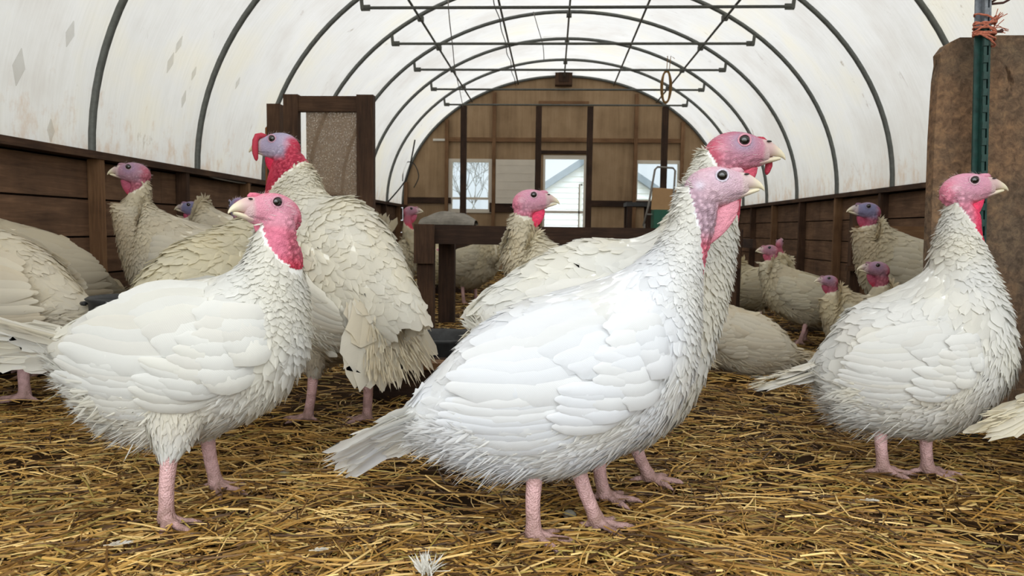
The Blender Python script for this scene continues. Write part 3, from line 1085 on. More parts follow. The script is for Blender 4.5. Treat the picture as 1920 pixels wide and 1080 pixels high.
def wood_stand():
    Y = 5.2
    o = empty('lumber_stand', (at_y(1668, 440, Y).x, Y, 0))
    cx = o.location.x
    X = lambda px: at_y(px, 440, Y).x - cx
    z1, z0 = at_y(1660, 424, Y).z, at_y(1660, 452, Y).z
    a = Acc(); a.box((X(1604), -.03, z0), (X(1760), .02, z1)); a.build('top_board', M['light_x'], o)
    for px in (1600, 1748):
        a = Acc(); a.box((X(px), .02, -.01), (X(px) + .075, .08, z1 + .09)); a.build('leg', M['wood_z'], o)
    a = Acc(); a.box((X(1620), -.005, -.01), (X(1624) + .03, .03, z0)); a.build('leg', M['light_z'], o)
    zz = at_y(1620, 503, Y).z
    a = Acc(); a.box((X(1590), -.02, zz - .02), (X(1760), .018, zz + .02)); a.build('low_rail', M['wood_x'], o)
    tag(o, 'brown lumber stand along the right wall behind the turkeys', 'stand')
wood_stand()

def trough():
    Y = 2.90
    x0, x1 = at_y(700, 730, Y).x, at_y(700, 730, Y).x + .46
    zt = at_y(790, 692, Y).z
    o = empty('wooden_trough', ((x0 + x1) / 2, Y + .1, 0))
    w = (x1 - x0) / 2
    a = Acc(); a.box((-w, -.10, -.01), (w, -.065, zt)); a.build('front_board', M['dark_x'], o)
    a = Acc(); a.box((-w, .14, -.01), (w, .175, zt)); a.build('back_board', M['dark_x'], o)
    for s in (-1, 1):
        a = Acc(); a.box((s * (w - .018) - .018, -.065, -.01), (s * (w - .018) + .018, .14, zt - .01)); a.build('end_board', M['dark_y'], o)
    a = Acc(); a.box((-w - .01, -.115, zt), (w + .01, -.03, zt + .028)); a.build('rim_board', M['light_x'], o)
    a = Acc(); a.box((-w + .036, -.065, 0), (w - .036, .14, .05)); a.build('feed', M['wood_y'], o)
    tag(o, 'dark low wooden feed trough on the straw behind the front turkey', 'trough')
trough()

def tub(label, x, y, r, h, name='rubber_tub'):
    o = empty(name, (x, y, 0))
    prof = [(r * .80, -.004), (r * .9, h * .5), (r, h - .015), (r + .012, h), (r + .002, h + .006), (r - .014, h - .01), (r * .87, h * .5), (r * .78, .02)]
    a = Acc(); k = 40
    V, Fc = [], []
    for i, (rr, z) in enumerate(prof):
        for j in range(k):
            an = 2 * math.pi * j / k
            wob = 1 + .02 * math.sin(3 * an + x)
            V.append((rr * wob * math.cos(an), rr * wob * math.sin(an), z))
    for i in range(len(prof) - 1):
        for j in range(k):
            Fc.append((i * k + j, i * k + (j + 1) % k, (i + 1) * k + (j + 1) % k, (i + 1) * k + j))
    Fc.append(tuple(j for j in range(k))[::-1]); Fc.append(tuple((len(prof) - 1) * k + j for j in range(k)))
    a.add(V, Fc)
    a.build('tub_shell', M['rubber'], o, smooth=True)
    for s in (-1, 1):
        a = Acc()
        a.tube([(s * (r + .004), -.05, h - .02), (s * (r + .035), -.02, h - .022), (s * (r + .035), .02, h - .022), (s * (r + .004), .05, h - .02)], .008, 6)
        a.build('lug', M['rubber'], o, smooth=True)
    tag(o, label, 'tub')
p = at_y(828, 640, 3.42); tub('round black rubber tub on the straw by the pen rail post', p.x, 3.45, .20, .19)
p = at_y(240, 545, 2.6); tub('black rubber tub standing behind the back of the left turkey', p.x, 2.6, .13, .43)

# ------------------------------------------------------------------ turkeys
def catmull(P, ts):
    P = np.asarray(P, float)
    n = len(P)
    out = []
    for t in ts:
        i = min(int(t), n - 2)
        f = t - i
        p0, p1, p2, p3 = P[max(i - 1, 0)], P[i], P[i + 1], P[min(i + 2, n - 1)]
        out.append(0.5 * (2 * p1 + (p2 - p0) * f + (2 * p0 - 5 * p1 + 4 * p2 - p3) * f * f + (3 * p1 - p0 - 3 * p2 + p3) * f ** 3))
    return np.array(out)

def nrm(v):
    return v / np.maximum(np.linalg.norm(v, axis=-1, keepdims=True), 1e-9)

class Loft:
    """closed tube through rings (top, bottom, half width); t is the ring index, theta 0 = top/back"""
    def __init__(s, tops, bots, lats, nt, nth):
        n = len(tops)
        s.n = n
        s.ts = np.linspace(0, n - 1, nt)
        T = catmull(tops, s.ts); B = catmull(bots, s.ts)
        L = np.maximum(catmull(np.asarray(lats, float)[:, None], s.ts)[:, 0], 0.002)
        C = (T + B) / 2
        U = (T - B) / 2
        tg = nrm(np.gradient(C, axis=0))
        lat = nrm(np.cross(tg, U))
        s.C, s.U, s.lat, s.L = C, U, lat, L
        th = np.arange(nth) * 2 * math.pi / nth
        s.nth = nth
        s.P = C[:, None] + np.cos(th)[None, :, None] * U[:, None] + np.sin(th)[None, :, None] * (lat * L[:, None])[:, None]
        dth = np.roll(s.P, -1, 1) - np.roll(s.P, 1, 1)
        s.Tg = np.gradient(s.P, axis=0)
        N = nrm(np.cross(dth, s.Tg))
        if ((s.P - C[:, None]) * N).sum() < 0:
            N = -N
        s.N = N
        s.Tg = nrm(s.Tg)
    def faces(s):
        nt, k = len(s.ts), s.nth
        Fc = []
        for i in range(nt - 1):
            for j in range(k):
                Fc.append((i * k + j, i * k + (j + 1) % k, (i + 1) * k + (j + 1) % k, (i + 1) * k + j))
        Fc.append(tuple(range(k))[::-1]); Fc.append(tuple((nt - 1) * k + j for j in range(k)))
        return Fc
    def at(s, t, th):
        fi = np.clip(t / (s.n - 1) * (len(s.ts) - 1), 0, len(s.ts) - 1.001)
        i = fi.astype(int); f = (fi - i)[:, None]
        fj = (th / (2 * math.pi) * s.nth) % s.nth
        j = fj.astype(int) % s.nth; g = (fj - np.floor(fj))[:, None]
        j2 = (j + 1) % s.nth
        def b(A):
            return (A[i, j] * (1 - g) + A[i, j2] * g) * (1 - f) + (A[i + 1, j] * (1 - g) + A[i + 1, j2] * g) * f
        return b(s.P), nrm(b(s.N)), nrm(b(s.Tg))

ROUND = np.array([.45, .85, 1.0, 1.0, .86, .38])
BLADE = np.array([.35, .8, .95, 1.0, .9, .4])
TUFT = np.array([.5, .8, 1.0, .95, .7, .12])

def blades(acc, root, D, N, L, W, lift, curl, col, prof=ROUND, rag=.1, camber=.07, sway=0.0):
    n = len(root)
    if n == 0: return
    D = nrm(D); N = nrm(N - D * (N * D).sum(1, keepdims=True)); X = np.cross(N, D)
    K = len(prof)
    sk = np.linspace(0, 1, K)
    L = np.broadcast_to(L, (n,)); W = np.broadcast_to(W, (n,)); lift = np.broadcast_to(lift, (n,)); curl = np.broadcast_to(curl, (n,))
    V = np.zeros((n, K, 3, 3)); UV = np.zeros((n, K, 3, 2)); NV = np.zeros((n, K, 3, 3))
    sw = RNG.normal(0, 1, n) * sway
    for k in range(K):
        for j in range(3):
            e = (j - 1)
            ra = 1 + RNG.uniform(-rag, rag, n) if e else np.ones(n)
            la = sk[k] + (RNG.uniform(-rag, rag * .3, n) * .6 * sk[k] if (e and k >= K - 2) else 0) - abs(e) * .06 * (k == K - 1)
            V[:, k, j] = (root + D * (L * la)[:, None] + N * (L * (lift * la + curl * la ** 2))[:, None]
                          + X * (W * .5 * prof[k] * e * ra + sw * L * la ** 2)[:, None] - N * (abs(e) * camber * W * prof[k])[:, None])
            NV[:, k, j] = N + X * e * .30 - D * (np.clip(lift + 2 * curl * la, -.3, .3) * .25)[:, None]
            UV[:, k, j, 0] = j / 2 + 0 * L; UV[:, k, j, 1] = sk[k] * L / np.maximum(W, 1e-4) * .5
    base = (np.arange(n) * K * 3)[:, None]
    q = []
    for k in range(K - 1):
        for j in range(2):
            q.append((k * 3 + j, (k + 1) * 3 + j, (k + 1) * 3 + j + 1, k * 3 + j + 1))
    Fq = (base[:, :, None] + np.array(q)[None]).reshape(-1, 4)
    C = np.repeat(np.broadcast_to(col, (n, 3)), K * 3, axis=0)
    acc.add(V.reshape(-1, 3), Fq.tolist(), C, UV.reshape(-1, 2), nr=nrm(NV.reshape(-1, 3)))

def cover(acc, S, t0, t1, expo, width, Lk, lift, curl, tint, prof=ROUND, rag=.1, mask=None, jit=.35, thr=(0, 2 * math.pi), minL=.02, spread=.18, dens=1.0, dirty=None):
    seg = np.linalg.norm(np.diff(S.P, axis=0), axis=2).mean(1)
    cum = np.concatenate([[0], np.cumsum(seg)])
    circ = np.linalg.norm(np.roll(S.P, -1, 1) - S.P, axis=2).sum(1)
    s = np.interp(t0, S.ts, cum); s1 = np.interp(t1, S.ts, cum)
    f = lambda v, t: v(t) if callable(v) else v
    R = {k: [] for k in 'rdnlwc'}
    row = 0
    LF, CU = [], []
    while s < s1:
        t = np.interp(s, cum, S.ts)
        e, wd = f(expo, t), f(width, t)
        c = np.interp(t, S.ts, circ)
        n = max(4, int(c * dens / wd))
        th = (np.arange(n) + .5 * (row % 2) + RNG.uniform(-jit, jit, n)) / n * 2 * math.pi % (2 * math.pi)
        tt = np.interp(s + RNG.uniform(-jit, jit, n) * e, cum, S.ts)
        P, N, T = S.at(tt, th)
        keep = np.ones(n, bool) if mask is None else mask(tt, th, P)
        if keep.any():
            P, N, T, th, tt = P[keep], N[keep], T[keep], th[keep], tt[keep]
            m_ = len(P)
            X = np.cross(N, T)
            D = nrm(-T + X * RNG.normal(0, spread, m_)[:, None])
            R['r'].append(P + N * .0005); R['d'].append(D); R['n'].append(N)
            R['l'].append(np.maximum(e * Lk, minL) * RNG.uniform(.8, 1.25, m_)); R['w'].append(wd * 1.55 * RNG.uniform(.8, 1.2, m_))
            LF.append(f(lift, t) * RNG.uniform(.5, 1.6, m_)); CU.append(f(curl, t) * RNG.uniform(.6, 1.4, m_))
            cc = tint(P, tt, th) if callable(tint) else np.broadcast_to(tint, (m_, 3))
            R['c'].append(cc * RNG.uniform(.93, 1.03, (m_, 1)))
        s += e
        row += 1
    if R['r']:
        g = lambda k: np.concatenate(R[k])
        blades(acc, g('r'), g('d'), g('n'), g('l'), g('w'), np.concatenate(LF), np.concatenate(CU), np.clip(g('c'), 0, .92), prof, rag)

# head shape in its own frame (unit: one B1 pixel, eye line at 0); x forward, y up
HS = 0.00119
HEAD = [(-64, -14, -40, 11), (-55, 0, -54, 21), (-38, 12, -60, 27), (-18, 18, -60, 30), (2, 18.5, -57, 30), (20, 15, -52, 26), (34, 10, -46, 21.5), (46, 6, -41, 16.5), (56, 1, -36, 11)]
UPB = [(38, 8.5, -30, 17), (48, 7, -27, 14.5), (60, 2.5, -24, 11), (70, -4, -23, 8.2), (79, -11, -24, 5.6), (85, -18, -27, 3.6), (88, -24, -29, 1.6)]
LOB = [(24, -34, -45, 17), (40, -30, -42, 13.5), (56, -26, -37, 9.8), (70, -23.5, -32, 6.2), (78, -24, -29, 3.6)]

def ss(a, b, x):
    t = np.clip((x - a) / (b - a), 0, 1)
    return t * t * (3 - 2 * t)

PAL = {
 'lilac': dict(crown=(204, 158, 170), face=(194, 162, 174), eye=(196, 170, 184), neck=(176, 146, 160), low=(196, 92, 112), throat=(208, 138, 152), ear=(212, 202, 216)),
 'tomrose': dict(crown=(178, 84, 104), face=(184, 120, 138), eye=(150, 142, 164), neck=(184, 84, 104), low=(178, 60, 82), throat=(196, 82, 102), ear=(212, 150, 166)),
 'rose': dict(crown=(212, 112, 134), face=(204, 134, 152), eye=(206, 148, 166), neck=(194, 96, 116), low=(198, 42, 70), throat=(208, 112, 136), ear=(204, 150, 166)),
 'tomred': dict(crown=(156, 150, 178), face=(172, 160, 184), eye=(150, 142, 168), neck=(178, 36, 66), low=(168, 22, 52), throat=(198, 34, 70), ear=(200, 156, 176)),
 'pinkred': dict(crown=(206, 140, 160), face=(200, 142, 160), eye=(198, 140, 164), neck=(206, 120, 142), low=(210, 40, 76), throat=(222, 64, 100), ear=(214, 172, 186)),
 'grey': dict(crown=(158, 118, 130), face=(160, 118, 134), eye=(140, 120, 148), neck=(164, 84, 100), low=(188, 40, 64), throat=(160, 76, 98), ear=(172, 140, 154)),
 'blue': dict(crown=(142, 110, 132), face=(124, 118, 150), eye=(116, 122, 156), neck=(150, 72, 94), low=(176, 42, 66), throat=(168, 72, 100), ear=(150, 140, 166)),
 'dull': dict(crown=(170, 118, 128), face=(168, 116, 130), eye=(150, 112, 130), neck=(168, 86, 102), low=(186, 56, 76), throat=(176, 86, 106), ear=(178, 140, 152)),
}

# generic standing body, in B1 pixels from the ground between the feet: (top u,w), (bottom u,w), half width
TEMPL = [((-258, 285), (-246, 205), 34), ((-200, 350), (-190, 178), 76), ((-140, 405), (-140, 148), 112), ((-60, 449), (-60, 130), 138),
         ((30, 477), (35, 137), 146), ((110, 503), (135, 182), 140), ((158, 527), (212, 240), 118), ((192, 556), (256, 320), 92), ((212, 588), (272, 420), 68)]
WING_S, WING_T = np.array((1212., 622.)), np.array((815., 748.))
# feathers of the folded wing, B1 pixels: root, tip, width, layer
WING_F = []
for k in range(4):      # lower secondaries
    WING_F.append(((1092 - 6 * k, 772 - 9 * k), (872 + 2 * k - 8 * (k % 2), 808 - 11 * k), 32, .6 + .5 * k))
for k in range(7):      # long primaries
    WING_F.append(((1098 - 4 * k, 738 - 9 * k), (822 + 3 * k + (k % 3) * 7, 766 - 9 * k), 25, 2.6 + .5 * k))
for k in range(6):      # tertials, following the line of the back
    WING_F.append(((1140 - 9 * k, 676 - 23 * k), (846 + 8 * k, 706 - 12 * k), 44, 6.0 + .35 * k))
for k in range(6):      # greater coverts
    WING_F.append(((1150 + 5 * k, 748 - 13 * k), (1022 + 3 * k - 10 * (k % 2), 760 - 14 * k), 27, 6.6 + .45 * k))
for k in range(6):      # median coverts
    WING_F.append(((1175 + 4 * k, 722 - 16 * k), (1072 + 4 * k, 736 - 18 * k), 31, 8.6 + .4 * k))
for k in range(6):      # scapulars
    WING_F.append(((1165 - 16 * k, 628 - 13 * k), (1046 - 24 * k, 660 - 8 * k), 48, 8.2 + .3 * k))
for k in range(7):      # lesser coverts
    WING_F.append(((1212 - 2 * k, 698 - 18 * k), (1134 - 4 * k, 712 - 18 * k), 37, 10.4 + .3 * k))
for k in range(5):
    WING_F.append(((1230 - 4 * k, 652 - 16 * k), (1170 - 8 * k, 664 - 16 * k), 38, 11.8 + .3 * k))

def turkey(label, pos, az, rings, head=None, skin=None, legs=(), wing=None, tail=None, pal='lilac', tint=(228, 227, 222), q=1.0,
           snood='nub', wattle=1.0, neck_i=6, vox=.004, ruffle=1.0, vent=True, neck_L=1.0, dirt=.0, group='white turkeys', visible_head=True, body_lift=1.0, earthy=0.0, skin_pow=.8, wat_n=6, nexp=.0095, hang=0, tail_n2=0):
    az = math.radians(az)
    X, Y = pos
    root = empty('turkey', (X, Y, 0), az)
    tag(root, label, 'turkey', group)
    tcol = lin(*tint)
    tops = np.array([r[0] for r in rings]); bots = np.array([r[1] for r in rings]); lats = np.array([r[2] for r in rings])
    nt_ = int(len(rings) * 9 * (1 if q > .6 else .7)); nth = 48 if q > .6 else 32
    body = Loft(tops, bots, lats, nt_, nth)
    nR = len(rings)
    ba = Acc()          # everything that melts into the one continuous body
    src_kind, src_pts = [], []
    tv = body.P.reshape(-1, 3)
    ba.add(tv, body.faces())
    tt = np.repeat(body.ts, nth); th = np.tile(np.arange(nth) * 2 * math.pi / nth, len(body.ts))
    def is_skin(t, th):
        if skin is None: return np.zeros(len(t), bool)
        edge = skin[0] + (skin[1] - skin[0]) * ((1 - np.cos(th)) / 2) ** skin_pow
        return t > edge
    src_pts.append(tv); src_kind.append(np.where(is_skin(tt, th), 1, 0))
    Mh = None
    if head is not None:
        eye, hyaw, hpit, hs = head
        sc = HS * hs
        Mh = Matrix.Translation(Vector(eye)) @ Matrix.Rotation(math.radians(hyaw), 4, 'Z') @ Matrix.Rotation(-math.radians(hpit), 4, 'Y') @ Matrix.Scale(sc, 4)
        Mn = np.array(Mh)
        def hp(x, y, z=0.0):   # head frame (forward, up, left) to body frame
            x, y, z = np.broadcast_arrays(np.asarray(x, float), np.asarray(y, float), np.asarray(z, float))
            v = np.stack([x, z, y, np.ones_like(x)], -1)
            return (v @ Mn.T)[..., :3]
        def hloft(R, n_t, n_h):
            return Loft([hp(r[0], r[1]) for r in R], [hp(r[0], r[2]) for r in R], [r[3] * sc for r in R], n_t, n_h)
        hl = hloft(HEAD, 40, 32)
        ba.add(hl.P.reshape(-1, 3), hl.faces())
        hv = hl.P.reshape(-1, 3)
        src_pts.append(hv); src_kind.append(np.ones(len(hv), int))
    # legs
    thigh_lofts = []
    for lg in legs:
        hip, hock, foot, yaw = [np.array(v, float) if hasattr(v, '__len__') else v for v in lg[:4]]
        k = lg[4] if len(lg) > 4 else 1.0
        cs = [hip, hip * .55 + hock * .45, hock * .86 + hip * .14, hock * .95 + hip * .05]
        rr = [.085 * k, .066 * k, .036 * k, .0245 * k]
        fw = np.array([1., 0, 0])
        tops_ = [c - fw * r * 1.15 for c, r in zip(cs, rr)]; bots_ = [c + fw * r * 1.15 for c, r in zip(cs, rr)]
        tl = Loft(tops_, bots_, [r * .85 for r in rr], 16, 20)
        ba.add(tl.P.reshape(-1, 3), tl.faces())
        src_pts.append(tl.P.reshape(-1, 3)); src_kind.append(np.where(np.repeat(tl.ts, 20) > 2.45, 2, 0))
        thigh_lofts.append(tl)
        lt = Acc()
        foot_top = foot + np.array([0, 0, .022])
        mid = (hock + foot_top) / 2 + np.array([-.003, 0, 0])
        up = hock + (hip - hock) * .08
        path = np.array([up, hock, hock * .7 + mid * .3, mid, mid * .35 + foot_top * .65, foot_top, foot + np.array([0, 0, .004])])
        rad = np.array([.021, .023, .0190, .0172, .0172, .021, .015]) * k
        tq = np.linspace(0, 6, 31)
        lt.tube(catmull(path, tq), list(np.interp(tq, range(7), rad)), 14)
        y0 = math.radians(yaw)
        for ang, L, r in ((0, .088, .0095), (42, .072, .009), (-42, .072, .009), (172, .042, .0075)):
            an = y0 + math.radians(ang)
            d = np.array([math.cos(an), math.sin(an), 0])
            L *= k; r *= k
            b = foot + np.array([0, 0, .016])
            lt.tube([b, foot + d * L * .3 + [0, 0, .0165], foot + d * L * .55 + [0, 0, .010], foot + d * L * .82 + [0, 0, .009], foot + d * L + [0, 0, .006], foot + d * (L + .014) + [0, 0, .001]],
                    [r * 1.25, r * 1.12, r, r * .95, r * .7, r * .25], 9)
        v = np.concatenate(lt.V)
        ba.add(v, lt.Fq)
        src_pts.append(v); src_kind.append(np.full(len(v), 2))
    # voxel union into one continuous surface
    bo = ba.build('tmp_body', M['down'])
    md = bo.modifiers.new('r', 'REMESH'); md.mode = 'VOXEL'; md.voxel_size = vox; md.adaptivity = 0
    sm = bo.modifiers.new('s', 'SMOOTH'); sm.factor = .5; sm.iterations = 3
    dg = bpy.context.evaluated_depsgraph_get()
    me = bpy.data.meshes.new_from_object(bo.evaluated_get(dg))
    bpy.data.objects.remove(bo)
    nv = len(me.vertices)
    co = np.empty(nv * 3); me.vertices.foreach_get('co', co); co = co.reshape(-1, 3)
    no = np.empty(nv * 3); me.vertices.foreach_get('normal', no); no = no.reshape(-1, 3)
    sp = np.concatenate(src_pts); sk = np.concatenate(src_kind)
    kd = KDTree(len(sp))
    for i, p in enumerate(sp): kd.insert(p, i)
    kd.balance()
    kind = np.array([sk[kd.find(p)[1]] for p in co])
    col = np.tile(tcol, (nv, 1))
    P_ = {k_: lin(*v) for k_, v in PAL[pal].items()}
    if Mh is not None:
        inv = np.array(Mh.inverted())
        hc = (np.concatenate([co, np.ones((nv, 1))], 1) @ inv.T)[:, :3]
        hx, hz, hy = hc[:, 0], hc[:, 1], hc[:, 2]
        c = np.tile(P_['face'], (nv, 1))
        mixc = lambda c, d, f: c + (d - c) * f[:, None]
        c = mixc(c, P_['crown'], ss(4, 16, hy) * ss(50, 20, hx))
        c = mixc(c, P_['neck'], np.maximum(ss(-38, -68, hy), ss(-28, -52, hx) * ss(14, -12, hy)))
        c = mixc(c, P_['throat'], ss(-44, -62, hy) * ss(-16, 6, hx))
        c = mixc(c, P_['low'], ss(-95, -135, hy))
        c = mixc(c, P_['eye'], np.exp(-((hx / 24) ** 2 + ((hy + 3) / 20) ** 2)))
        c = mixc(c, P_['ear'], np.exp(-(((hx + 41) / 9) ** 2 + ((hy + 17) / 8) ** 2)) * .8)
        c = mixc(c, lin(196, 176, 172), ss(36, 48, hx) * .75)
        gl = np.clip((hx - 14) / 26, 0, 1)
        c = c * (1 - .45 * np.exp(-((hy - (-37 + 5 * gl)) / 2.2) ** 2) * ss(10, 16, hx))[:, None]
        sk_i = np.nonzero(kind == 1)[0]
        disp = np.zeros(nv)
        if q > .45:
            for i in sk_i:
                p = Vector(co[i])
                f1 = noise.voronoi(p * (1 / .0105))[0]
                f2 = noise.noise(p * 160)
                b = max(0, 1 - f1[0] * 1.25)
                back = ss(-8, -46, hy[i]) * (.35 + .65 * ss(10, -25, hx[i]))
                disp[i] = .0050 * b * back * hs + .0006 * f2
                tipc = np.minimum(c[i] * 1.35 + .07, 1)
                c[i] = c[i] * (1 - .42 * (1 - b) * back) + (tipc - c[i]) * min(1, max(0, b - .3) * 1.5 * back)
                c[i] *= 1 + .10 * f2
        co = co + no * disp[:, None]
        col[kind == 1] = np.clip(c[kind == 1], 0, 1)
    lm = kind == 2
    if lm.any():
        z = co[lm][:, 2]
        base = lin(206, 166, 164)[None] * np.ones((lm.sum(), 1))
        dirtc = lin(128, 100, 88)
        nn_ = np.array([noise.noise(Vector(p) * 55) for p in co[lm]])
        f = np.clip(ss(.13, .01, z) * .75 + nn_ * .35, 0, .9)
        if earthy: f = np.clip(f + earthy, 0, .9)
        col[lm] = base + (dirtc - base) * f[:, None]
    me.vertices.foreach_set('co', co.ravel())
    for old in list(me.color_attributes): me.color_attributes.remove(old)
    at = me.color_attributes.new('tint', 'FLOAT_COLOR', 'POINT')
    at.data.foreach_set('color', np.concatenate([col, np.ones((nv, 1))], 1).ravel())
    me.materials.clear()
    for mm in ('down', 'skin', 'legskin'): me.materials.append(M[mm])
    mi = []
    for p in me.polygons:
        ks = kind[list(p.vertices)]
        mi.append(int(np.bincount(ks, minlength=3).argmax()))
    me.polygons.foreach_set('material_index', mi)
    me.polygons.foreach_set('use_smooth', [True] * len(me.polygons))
    me.name = 'body'
    me.update()
    b = bpy.data.objects.new('body', me); COL.objects.link(b); b.parent = root
    # ---------------- feathers
    fa = Acc()
    cream = tcol * np.array([1.0, .965, .87])
    tan = lin(196, 172, 134)
    def tintf(P, t, th):
        n = len(P)
        k_ = np.array([noise.noise(Vector(p) * 9) for p in P])
        f = np.clip(.25 + .9 * k_ + .35 * ss(neck_i - 1, neck_i + 1.5, t), 0, 1)
        c = tcol + (cream - tcol) * f[:, None]
        d = np.clip((np.array([noise.noise(Vector(p) * 6 + Vector((5, 3, 1))) for p in P]) - .15) * 1.5 + ss(.0, .9, (1 - np.cos(th)) / 2) * .15, 0, 1) * dirt
        return c + (tan - c) * d[:, None]
    s_ = 1 / max(q, .3) ** .55
    ne = lambda t: float(ss(neck_i - 1.2, neck_i + .6, t))
    expo = lambda t: (.026 + (nexp - .026) * ne(t)) * s_
    wid = lambda t: (.032 + (nexp * 1.25 - .032) * ne(t)) * s_
    lift = lambda t: (.058 * body_lift + (.24 - .058 * body_lift) * ne(t)) * ruffle
    curl = lambda t: -.05 + .09 * ne(t)
    tmax = nR - 1 if skin is None else max(skin)
    cover(fa, body, .15, min(tmax + .3, nR - 1.05), expo, wid, 2.3, lift, curl, tintf, ROUND, .22,
          mask=lambda t, th, P: ~is_skin(t + .1, th), minL=.018)
    if q > .6:
        cover(fa, body, .3, min(tmax + .2, nR - 1.1), lambda t: expo(t) * 1.3, lambda t: .006 + .008 * (1 - ne(t)), 1.9, lambda t: lift(t) * 1.05, lambda t: -.01, tintf, TUFT, .25,
              mask=lambda t, th, P: ~is_skin(t + .1, th) & (RNG.uniform(0, 1, len(t)) < .3), spread=.3, minL=.018)
    # soft fluff under the belly and flanks
    cover(fa, body, .3, neck_i - .6, .020 * s_, .0062 * s_, 2.6, .10, .02, tintf, TUFT, .3, mask=lambda t, th, P: (np.cos(th) < .1 - .5 * RNG.uniform(0, 1, len(t))), spread=.3)
    if vent:
        cover(fa, body, 0.0, 2.2, .020 * s_, .0045 * s_, 3.2, .28, .02, tintf, TUFT, .3, mask=lambda t, th, P: (np.cos(th) < -.1), spread=.45)
    if skin is not None and q > .6:
        n = 110
        t_ = RNG.uniform(max(neck_i, min(skin) - 1), min(max(skin) + .25, nR - 1.05), n); th_ = RNG.normal(0, .36, n)
        P, N, T = body.at(t_, th_)
        blades(fa, P, -T + RNG.normal(0, .2, (n, 3)), N, RNG.uniform(.016, .03, n), RNG.uniform(.006, .011, n), .42, .10, tintf(P, t_, th_), TUFT, .2)
    if hang:
        n = hang * 2
        t_ = RNG.uniform(.2, 3.2, n); th_ = math.pi + RNG.normal(0, .55, n)
        P, N, T = body.at(t_, th_)
        D = -T * .9 + np.array([-.1, 0, -.6]) + RNG.normal(0, .2, (n, 3))
        blades(fa, P, D, N, RNG.uniform(.03, .08, n), RNG.uniform(.0015, .0045, n), .03, .03, tintf(P, t_, th_), TUFT, .3)
    for tl in thigh_lofts:
        # point the loft the other way so feathers hang towards the hock
        tl.Tg = -tl.Tg
        n = int(90 * q + 20); t_ = RNG.uniform(1.7, 2.75, n); th_ = RNG.uniform(0, 2 * math.pi, n)
        P, N, T = tl.at(t_, th_)
        blades(fa, P, -T, N, RNG.uniform(.035, .062, n), .008, .16, -.06, tcol, TUFT, .3)
        cover(fa, tl, .3, 2.99, .014 * s_, .007 * s_, 2.8, .12, -.02, tintf, TUFT, .25, spread=.3)
    fa.build('plumage', M['feather'], root, smooth=True)
    # wings
    if wing:
        S_, T_, kk = wing[:3]
        sides = wing[3] if len(wing) > 3 else (-1, 1)
        bv = BVHTree.FromPolygons([tuple(v) for v in tv], body.faces())
        S_, T_ = np.array(S_, float), np.array(T_, float)
        e1 = nrm(T_ - S_); LL = np.linalg.norm(T_ - S_); e2 = np.array([e1[1], -e1[0]])
        if e2[1] > 0: e2 = -e2
        E1 = nrm(WING_T - WING_S); LB = np.linalg.norm(WING_T - WING_S); E2 = np.array([-E1[1], E1[0]])
        if E2[1] < 0: E2 = -E2
        rat = LL / LB
        def loc(p):
            d = np.array(p, float) - WING_S
            return S_ + e1 * (d @ E1) * rat + e2 * (d @ E2) * rat * kk
        for sd in sides:
            wa = Acc()
            for (r0, t0, wdt, lay) in WING_F:
                a_, b_ = loc(r0), loc(t0)
                K = 7
                pts, nn2 = [], []
                prev = None
                jt = RNG.normal(0, .004, 2)
                for k in range(K):
                    f = k / (K - 1)
                    p = a_ + (b_ - a_) * f + e2 * .05 * math.sin(f * math.pi) * np.linalg.norm(b_ - a_) + jt * f
                    hit = bv.ray_cast(Vector((p[0], sd * 1.0, p[1])), Vector((0, -sd, 0)))
                    if hit[0] is not None and hit[0][1] * sd > -.02:
                        y = hit[0][1]; n_ = np.array(hit[1])
                        if n_[1] * sd < 0: n_ = -n_
                    else:
                        y = prev if prev is not None else sd * .05
                        y *= .97; n_ = np.array([0, sd, .3])
                    if prev is not None and abs(y - prev) > .02:
                        y = prev + math.copysign(.02, y - prev)
                    prev = y
                    n_ = nrm(n_ + np.array([0, sd * .6, 0]))
                    off = (.006 + lay * .0019) * (.10 + .90 * min(1, f * 2.2) ** .8) + .003 * math.sin(f * math.pi)
                    pts.append(np.array([p[0], y, p[1]]) + n_ * off)
                    nn2.append(n_)
                pts = np.array(pts); nn2 = np.array(nn2)
                tg = nrm(np.gradient(pts, axis=0)); xx = nrm(np.cross(nn2, tg))
                wd = wdt * rat * (.5 + .5 * kk) * .60 * RNG.uniform(.9, 1.1)
                pf = np.array([.5, .85, 1, 1, 1, .88, .35])
                V = np.zeros((K, 5, 3)); UV = np.zeros((K, 5, 2)); NV = np.zeros((K, 5, 3))
                for j in range(5):
                    e = (j - 2) / 2
                    r_ = 1 + (RNG.uniform(-.10, .06, K) if abs(e) == 1 else 0)
                    V[:, j] = pts + xx * (wd * pf * e * r_)[:, None] - nn2 * (abs(e) ** 2 * .20 * wd * pf)[:, None] - tg * ((abs(e) ** 2 * wd * .35) * (np.arange(K) == K - 1))[:, None]
                    NV[:, j] = nn2 + xx * (e * .5)
                    UV[:, j, 0] = j / 4; UV[:, j, 1] = np.linspace(0, 1, K) * np.linalg.norm(b_ - a_) / wd * .3
                Fq = [(k * 5 + j, (k + 1) * 5 + j, (k + 1) * 5 + j + 1, k * 5 + j + 1) for k in range(K - 1) for j in range(4)]
                fcol = tcol * RNG.uniform(.97, 1.02)
                if RNG.uniform() < .3: fcol = fcol * np.array([1, .99, .965])
                if dirt and RNG.uniform() < .4 * dirt + .1: fcol = fcol + (tan - fcol) * .35 * dirt
                wa.add(V.reshape(-1, 3), Fq, np.clip(fcol, 0, .92), UV.reshape(-1, 2), nr=nrm(NV.reshape(-1, 3)))
            wa.build('wing', M['feather'], root, smooth=True)
